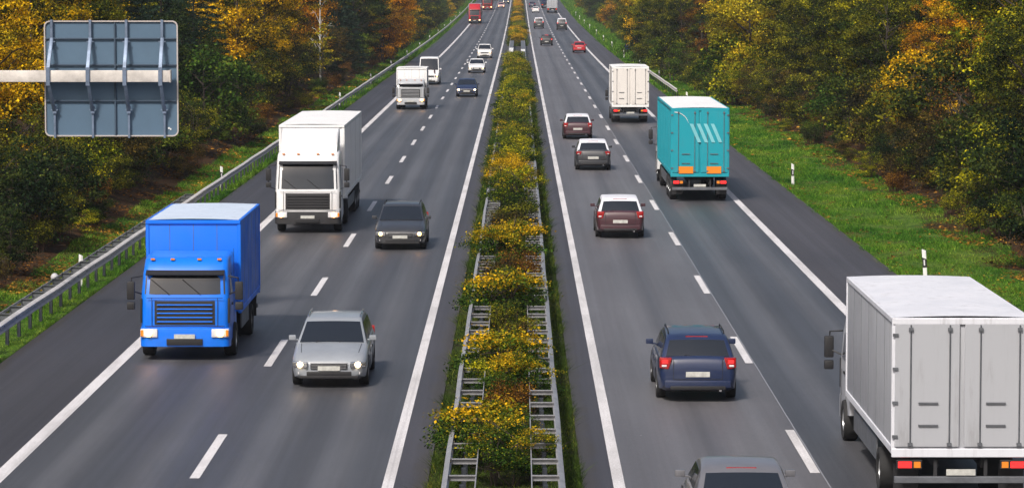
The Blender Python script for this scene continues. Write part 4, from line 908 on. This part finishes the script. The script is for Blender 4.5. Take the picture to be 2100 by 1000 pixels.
def plant(kind, x, y, mat, size=None, label=None, group=None, var=None, sx=1.0, z=None, wmat=None):
    v = PROT[kind]; i = rng.randrange(len(v)) if var is None else var; fm, tm, h = v[i]
    s = (size / h) if size else rng.uniform(.85, 1.15)
    t = empty(NAME[kind], (x, y, (gz(x, y) if z is None else z)), rng.uniform(0, 6.28)); t.scale = (s * sx, s * sx, s)
    for nm, me, mt in (('crown' if kind in ('broad', 'pine', 'birch', 'tier') else 'foliage', fm, LEAF[mat]), ('stems' if kind in ('weed', 'hedge', 'shrub', 'bare') else 'trunk', tm, wmat or (M['twig'] if kind == 'weed' else M['bark']))):
        o = bpy.data.objects.new(nm, me); COL.objects.link(o); o.parent = t; o.material_slots[0].link = 'OBJECT'; o.material_slots[0].material = mt
    cat = {'broad': 'tree', 'pine': 'tree', 'birch': 'tree', 'tier': 'tree', 'shrub': 'shrub', 'bare': 'shrub', 'weed': 'plant', 'hedge': 'shrub'}[kind]
    tag(t, label, cat, group); t['_k'] = f'{kind}|{mat}'
    PL.append((t, kind, mat, x, y, label is None)); return t
PL = []
def X_at(px, d): return (px - 1065) / F * d
def put(kind, px, d, mat, size=None, var=None, label=None, group=None, sx=1.0, wmat=None):   # px: photo column where the plant stands at distance d
    return plant(kind, X_at(px, d), d, mat, size, label, group, var, sx, wmat=wmat)
# left wood, from the near edge of the picture inwards: (kind, column, distance, leaves, height)
for a in [('shrub', 30, 113, 'dark', 3.6), ('shrub', -30, 122, 'olive', 3.0), ('shrub', 60, 125, 'olive', 4.0), ('shrub', 150, 128, 'yelgreen', 3.4), ('shrub', 190, 139, 'brown', 3.2), ('bare', 115, 122, 'brown', 3.0),
          ('broad', -10, 133, 'gold', 8.5), ('broad', 60, 142, 'gold', 9.6), ('broad', -60, 150, 'yellow', 10.5), ('broad', 150, 152, 'olive', 8.5), ('broad', 30, 172, 'yellow', 11.5), ('broad', 130, 178, 'gold', 12), ('broad', -60, 190, 'yelgreen', 13),
          ('shrub', 250, 143, 'brown', 3.4), ('shrub', 290, 152, 'green', 3.6), ('shrub', 335, 160, 'brown', 3.2), ('bare', 210, 150, 'brown', 4.4), ('shrub', 425, 185, 'green', 4.6), ('shrub', 390, 170, 'olive', 3.4), ('shrub', 455, 190, 'dark', 3.2), ('shrub', 480, 205, 'green', 3.4),
          ('pine', 250, 185, 'pine', 10.5), ('pine', 330, 200, 'pine', 11.5), ('broad', 300, 175, 'dark', 6.5), ('pine', 400, 215, 'pine', 11), ('broad', 375, 188, 'dark', 7.0), ('broad', 215, 205, 'yelgreen', 12), ('broad', 300, 230, 'dark', 14),
          ('broad', 485, 225, 'gold', 10.5), ('broad', 540, 238, 'gold', 10.2), ('broad', 450, 240, 'yelgreen', 12), ('broad', 525, 262, 'gold', 12.5), ('broad', 590, 270, 'gold', 10.5), ('broad', 620, 292, 'orange', 12),
          ('shrub', 510, 218, 'olive', 4.2), ('shrub', 545, 232, 'olive', 3.8), ('bare', 470, 208, 'olive', 3.6), ('shrub', 585, 250, 'olive', 4.0), ('shrub', 570, 262, 'brown', 4.6), ('shrub', 612, 268, 'olive', 3.8), ('shrub', 640, 285, 'olive', 3.6),
          ('pine', 640, 305, 'pine', 10), ('pine', 690, 325, 'pine', 12), ('broad', 610, 330, 'dark', 12), ('broad', 725, 340, 'dark', 11), ('shrub', 660, 300, 'brown', 4.4), ('bare', 630, 290, 'rust', 4.2),
          ('shrub', 690, 318, 'brown', 4.4), ('shrub', 715, 335, 'green', 4.2), ('shrub', 735, 355, 'brown', 4.5), ('broad', 745, 350, 'olive', 9), ('broad', 785, 375, 'orange', 10.5), ('broad', 805, 392, 'orange', 10), ('broad', 765, 390, 'gold', 12), ('shrub', 770, 378, 'brown', 4.5), ('shrub', 800, 410, 'olive', 4.5),
          ('broad', 705, 370, 'dark', 13), ('shrub', 5, 104, 'dark', 2.2), ('shrub', 130, 122, 'dark', 2.6), ('shrub', 200, 134, 'olive', 2.6), ('shrub', 90, 115, 'olive', 2.2), ('shrub', 255, 146, 'dark', 2.8), ('shrub', 330, 156, 'olive', 2.6), ('shrub', 60, 112, 'dark', 2.6), ('shrub', 385, 172, 'dark', 2.8)]:
    put(*a)
put('birch', 657, 286, 'yelgreen', 12.5, sx=.62, wmat=M['birch'], label='slender birch with bare white trunk in the left wood'); put('tier', 662, 278, 'yellow', 5.2, label='small bright yellow tree with tiered boughs at the foot of the white birch trunk')
# right wood
for a in [('shrub', 2110, 118, 'dark', 4.0), ('shrub', 1840, 154, 'dark', 2.4), ('shrub', 1960, 136, 'dark', 2.4), ('shrub', 1900, 146, 'olive', 2.2), ('shrub', 2060, 118, 'dark', 2.2), ('shrub', 2060, 125, 'yelgreen', 3.6), ('shrub', 2130, 108, 'dark', 3.0), ('shrub', 2010, 132, 'olive', 3.4), ('shrub', 1985, 144, 'dark', 3.4), ('broad', 2100, 138, 'olive', 7.0), ('broad', 2085, 155, 'yelgreen', 9.5), ('broad', 2150, 165, 'yelgreen', 12),
          ('shrub', 1930, 143, 'brown', 3.4), ('shrub', 1900, 152, 'brown', 2.8), ('bare', 1960, 150, 'rust', 4.4), ('shrub', 1940, 158, 'olive', 4.6), ('broad', 1990, 172, 'gold', 7.6), ('broad', 1925, 180, 'orange', 7.0), ('shrub', 1880, 168, 'gold', 5.0), ('bare', 1900, 175, 'rust', 5.5), ('broad', 2050, 185, 'gold', 9.5), ('broad', 2010, 205, 'dark', 14), ('pine', 1900, 215, 'pine', 13), ('broad', 1950, 225, 'olive', 14),
          ('shrub', 1830, 165, 'olive', 3.6), ('shrub', 1790, 172, 'brown', 3.2), ('shrub', 1760, 180, 'olive', 3.6), ('shrub', 1860, 160, 'brown', 2.6), ('broad', 1820, 190, 'olive', 8.0), ('broad', 1780, 205, 'yelgreen', 8.0), ('broad', 1840, 215, 'olive', 11), ('pine', 1790, 240, 'pine', 12.5), ('broad', 1720, 205, 'olive', 7.5), ('broad', 1730, 235, 'yelgreen', 10.5),
          ('shrub', 1725, 188, 'green', 3.4), ('shrub', 1690, 195, 'brown', 3.2), ('shrub', 1655, 202, 'olive', 3.8), ('shrub', 1620, 212, 'brown', 3.6), ('broad', 1660, 228, 'olive', 8.5), ('pine', 1690, 262, 'pine', 13), ('broad', 1625, 245, 'olive', 8.5), ('broad', 1640, 275, 'dark', 13),
          ('broad', 1540, 250, 'yellow', 10.5), ('broad', 1575, 278, 'yellow', 11.5), ('shrub', 1585, 225, 'olive', 4.0), ('shrub', 1555, 235, 'brown', 3.4), ('shrub', 1500, 250, 'yelgreen', 5.2), ('shrub', 1530, 246, 'yelgreen', 4.6), ('shrub', 1475, 262, 'green', 3.6), ('shrub', 1455, 272, 'olive', 3.6), ('broad', 1510, 290, 'olive', 10), ('pine', 1480, 310, 'pine', 12),
          ('shrub', 1430, 280, 'olive', 3.4), ('shrub', 1405, 298, 'green', 3.8), ('broad', 1440, 300, 'rust', 8), ('broad', 1455, 335, 'olive', 12), ('broad', 1400, 325, 'olive', 9.5), ('shrub', 1380, 312, 'olive', 4.2), ('shrub', 1362, 330, 'green', 4), ('broad', 1375, 345, 'olive', 9), ('pine', 1415, 365, 'pine', 13),
          ('broad', 1340, 360, 'olive', 8.5), ('broad', 1360, 385, 'yelgreen', 11), ('shrub', 1335, 350, 'olive', 4.5), ('shrub', 1318, 372, 'dark', 4.5), ('broad', 1325, 400, 'gold', 11), ('broad', 1305, 415, 'olive', 9.5)]:
    put(*a)
# undergrowth along the foot of the wood
for sd in (-1, 1):
    y = 92
    while y < 390:
        k = rng.choice(['weed', 'shrub', 'bare', 'shrub', 'weed']); m = rng.choice(['brown', 'olive', 'rust', 'green', 'dark', 'brown', 'yelgreen'])
        plant(k, sd * ((17.2 if sd > 0 else 15.9) + rng.uniform(-.2, 1.6)), y, m, rng.uniform(.7, 1.5) if k != 'weed' else rng.uniform(.8, 1.3), var=None, sx=1.3); y += rng.uniform(2.2, 5) * (y / 130)
# the wood carries on up the road on both sides
y = 395
while y < 1180:
    for sd in (-1, 1):
        edge = 16.2 if sd > 0 else 15.4
        for row, (dx, hh) in enumerate(((.8, 4.0), (4.5, 8.5), (10, 13))):
            if row == 0 and y > 700 and rng.random() < .4: continue
            kind = 'shrub' if row == 0 else ('pine' if rng.random() < .25 else 'broad')
            mat = 'pine' if kind == 'pine' else rng.choices(['olive', 'dark', 'green', 'brown', 'yelgreen', 'gold', 'orange'], [6, 4, 3, 3, 2, .7, .6] if sd > 0 else [4, 5, 3, 3, 1, .9, .9])[0]
            plant(kind, sd * (edge + dx + rng.uniform(-.6, .9)), y + rng.uniform(-4, 4) + row * 3, mat, hh * rng.uniform(.85, 1.2))
    y += 12 if y < 560 else 17
# off-camera continuation beside the bridge so that a side step still finds a wood
for y in (20, 45, 68, 88):
    for sd in (-1, 1):
        plant('broad', sd * (23 + rng.uniform(0, 3)), y, rng.choice(['olive', 'yelgreen', 'gold']), 9)
# back rows that close the view between the trees
for y in range(150, 400, 22):
    for sd in (-1, 1):
        plant('broad', sd * (33 + rng.uniform(-2, 2)), y + 20, rng.choice(['dark', 'olive', 'dark']), rng.uniform(11, 14), var=1)
# hedge of the central reservation: (column, photo row of its foot, kind, leaves, height)
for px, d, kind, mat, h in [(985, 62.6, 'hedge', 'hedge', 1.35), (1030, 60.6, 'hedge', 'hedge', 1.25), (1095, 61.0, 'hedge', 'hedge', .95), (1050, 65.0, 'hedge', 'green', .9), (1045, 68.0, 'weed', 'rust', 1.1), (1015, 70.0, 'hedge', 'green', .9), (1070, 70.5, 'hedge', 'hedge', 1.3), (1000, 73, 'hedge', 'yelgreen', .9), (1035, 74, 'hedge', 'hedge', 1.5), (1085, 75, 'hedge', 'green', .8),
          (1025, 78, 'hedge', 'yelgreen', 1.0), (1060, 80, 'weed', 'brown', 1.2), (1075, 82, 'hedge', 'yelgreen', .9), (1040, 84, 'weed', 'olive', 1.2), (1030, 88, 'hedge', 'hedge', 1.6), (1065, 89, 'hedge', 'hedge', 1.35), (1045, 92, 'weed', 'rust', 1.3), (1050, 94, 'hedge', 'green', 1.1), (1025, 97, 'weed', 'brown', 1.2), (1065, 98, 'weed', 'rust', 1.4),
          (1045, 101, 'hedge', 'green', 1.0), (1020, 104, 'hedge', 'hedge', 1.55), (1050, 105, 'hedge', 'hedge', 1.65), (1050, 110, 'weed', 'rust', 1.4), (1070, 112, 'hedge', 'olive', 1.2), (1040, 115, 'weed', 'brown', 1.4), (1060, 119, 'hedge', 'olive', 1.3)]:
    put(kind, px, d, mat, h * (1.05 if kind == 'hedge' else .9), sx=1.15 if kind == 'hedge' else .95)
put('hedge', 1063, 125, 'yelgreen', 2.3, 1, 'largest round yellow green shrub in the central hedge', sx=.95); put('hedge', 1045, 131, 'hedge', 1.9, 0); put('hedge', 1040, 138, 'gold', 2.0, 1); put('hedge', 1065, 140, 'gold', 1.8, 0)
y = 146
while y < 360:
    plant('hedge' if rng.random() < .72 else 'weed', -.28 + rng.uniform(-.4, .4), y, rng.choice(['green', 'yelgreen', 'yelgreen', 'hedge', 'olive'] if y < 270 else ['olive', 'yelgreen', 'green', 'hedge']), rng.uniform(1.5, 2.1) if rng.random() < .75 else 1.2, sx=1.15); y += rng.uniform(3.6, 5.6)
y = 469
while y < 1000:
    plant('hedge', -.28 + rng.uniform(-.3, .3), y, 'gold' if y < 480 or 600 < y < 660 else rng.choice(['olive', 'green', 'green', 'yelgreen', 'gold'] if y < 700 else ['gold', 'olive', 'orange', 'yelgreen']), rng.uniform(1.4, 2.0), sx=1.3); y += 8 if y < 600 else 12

# labels: each plant is told apart by leaves, size and its rank from the viewer among its own kind on its side
LOOK = dict(gold='golden yellow', orange='orange leaved', yellow='bright yellow', yelgreen='yellow green', olive='olive green', green='fresh green', dark='dark green', pine='dark blue green', brown='brownish', rust='rusty brown', hedge='yellow and green')
ORD = ['nearest', 'second nearest', 'third nearest', 'fourth nearest', 'fifth nearest', 'sixth nearest', 'seventh nearest', 'eighth nearest', 'ninth nearest', 'tenth nearest', 'eleventh nearest', 'twelfth nearest']
cnt = {}
for t, kind, mat, x, y, auto in sorted(PL, key=lambda q: q[4]):
    if '_k' in t: del t['_k']
    noun = {'broad': 'broadleaf tree', 'shrub': 'rounded shrub', 'pine': 'evergreen tree', 'bare': 'thin twiggy shrub', 'weed': 'tall dry weed', 'hedge': 'low shrub', 'birch': 'birch', 'tier': 'young tree'}[kind]
    place = 'the central hedge' if abs(x) < 3 else ('the left wood' if x < 0 else 'the right wood')
    key = (place, kind, mat); k = cnt[key] = cnt.get(key, 0) + 1
    if not auto: tag(t, group='plants of ' + place); continue
    if k <= len(ORD) and y < 480: lab = f'{LOOK[mat]} {noun} in {place}, {ORD[k-1]} of these'
    else: lab = f'{LOOK[mat]} {noun} far off in {place}, none told apart'
    tag(t, lab, group=f'{LOOK[mat]} {noun}s in {place}')

# ------------------------------------------------------------------ the air
hz = bpy.data.materials.new('haze'); n = hz.node_tree if hz.use_nodes else None; hz.use_nodes = True; n = hz.node_tree; n.nodes.clear()
out = n.nodes.new('ShaderNodeOutputMaterial'); pv = n.nodes.new('ShaderNodeVolumePrincipled'); pv.inputs['Color'].default_value = (.86, .90, 1, 1)
pv.inputs['Density'].default_value = .00013; pv.inputs['Anisotropy'].default_value = .2; n.links.new(pv.outputs[0], out.inputs['Volume'])
HZ = MB().box((0, 1225, 38), (3100, 2900, 84)).build('haze', hz, smooth=0); tag(HZ, kind='stuff')
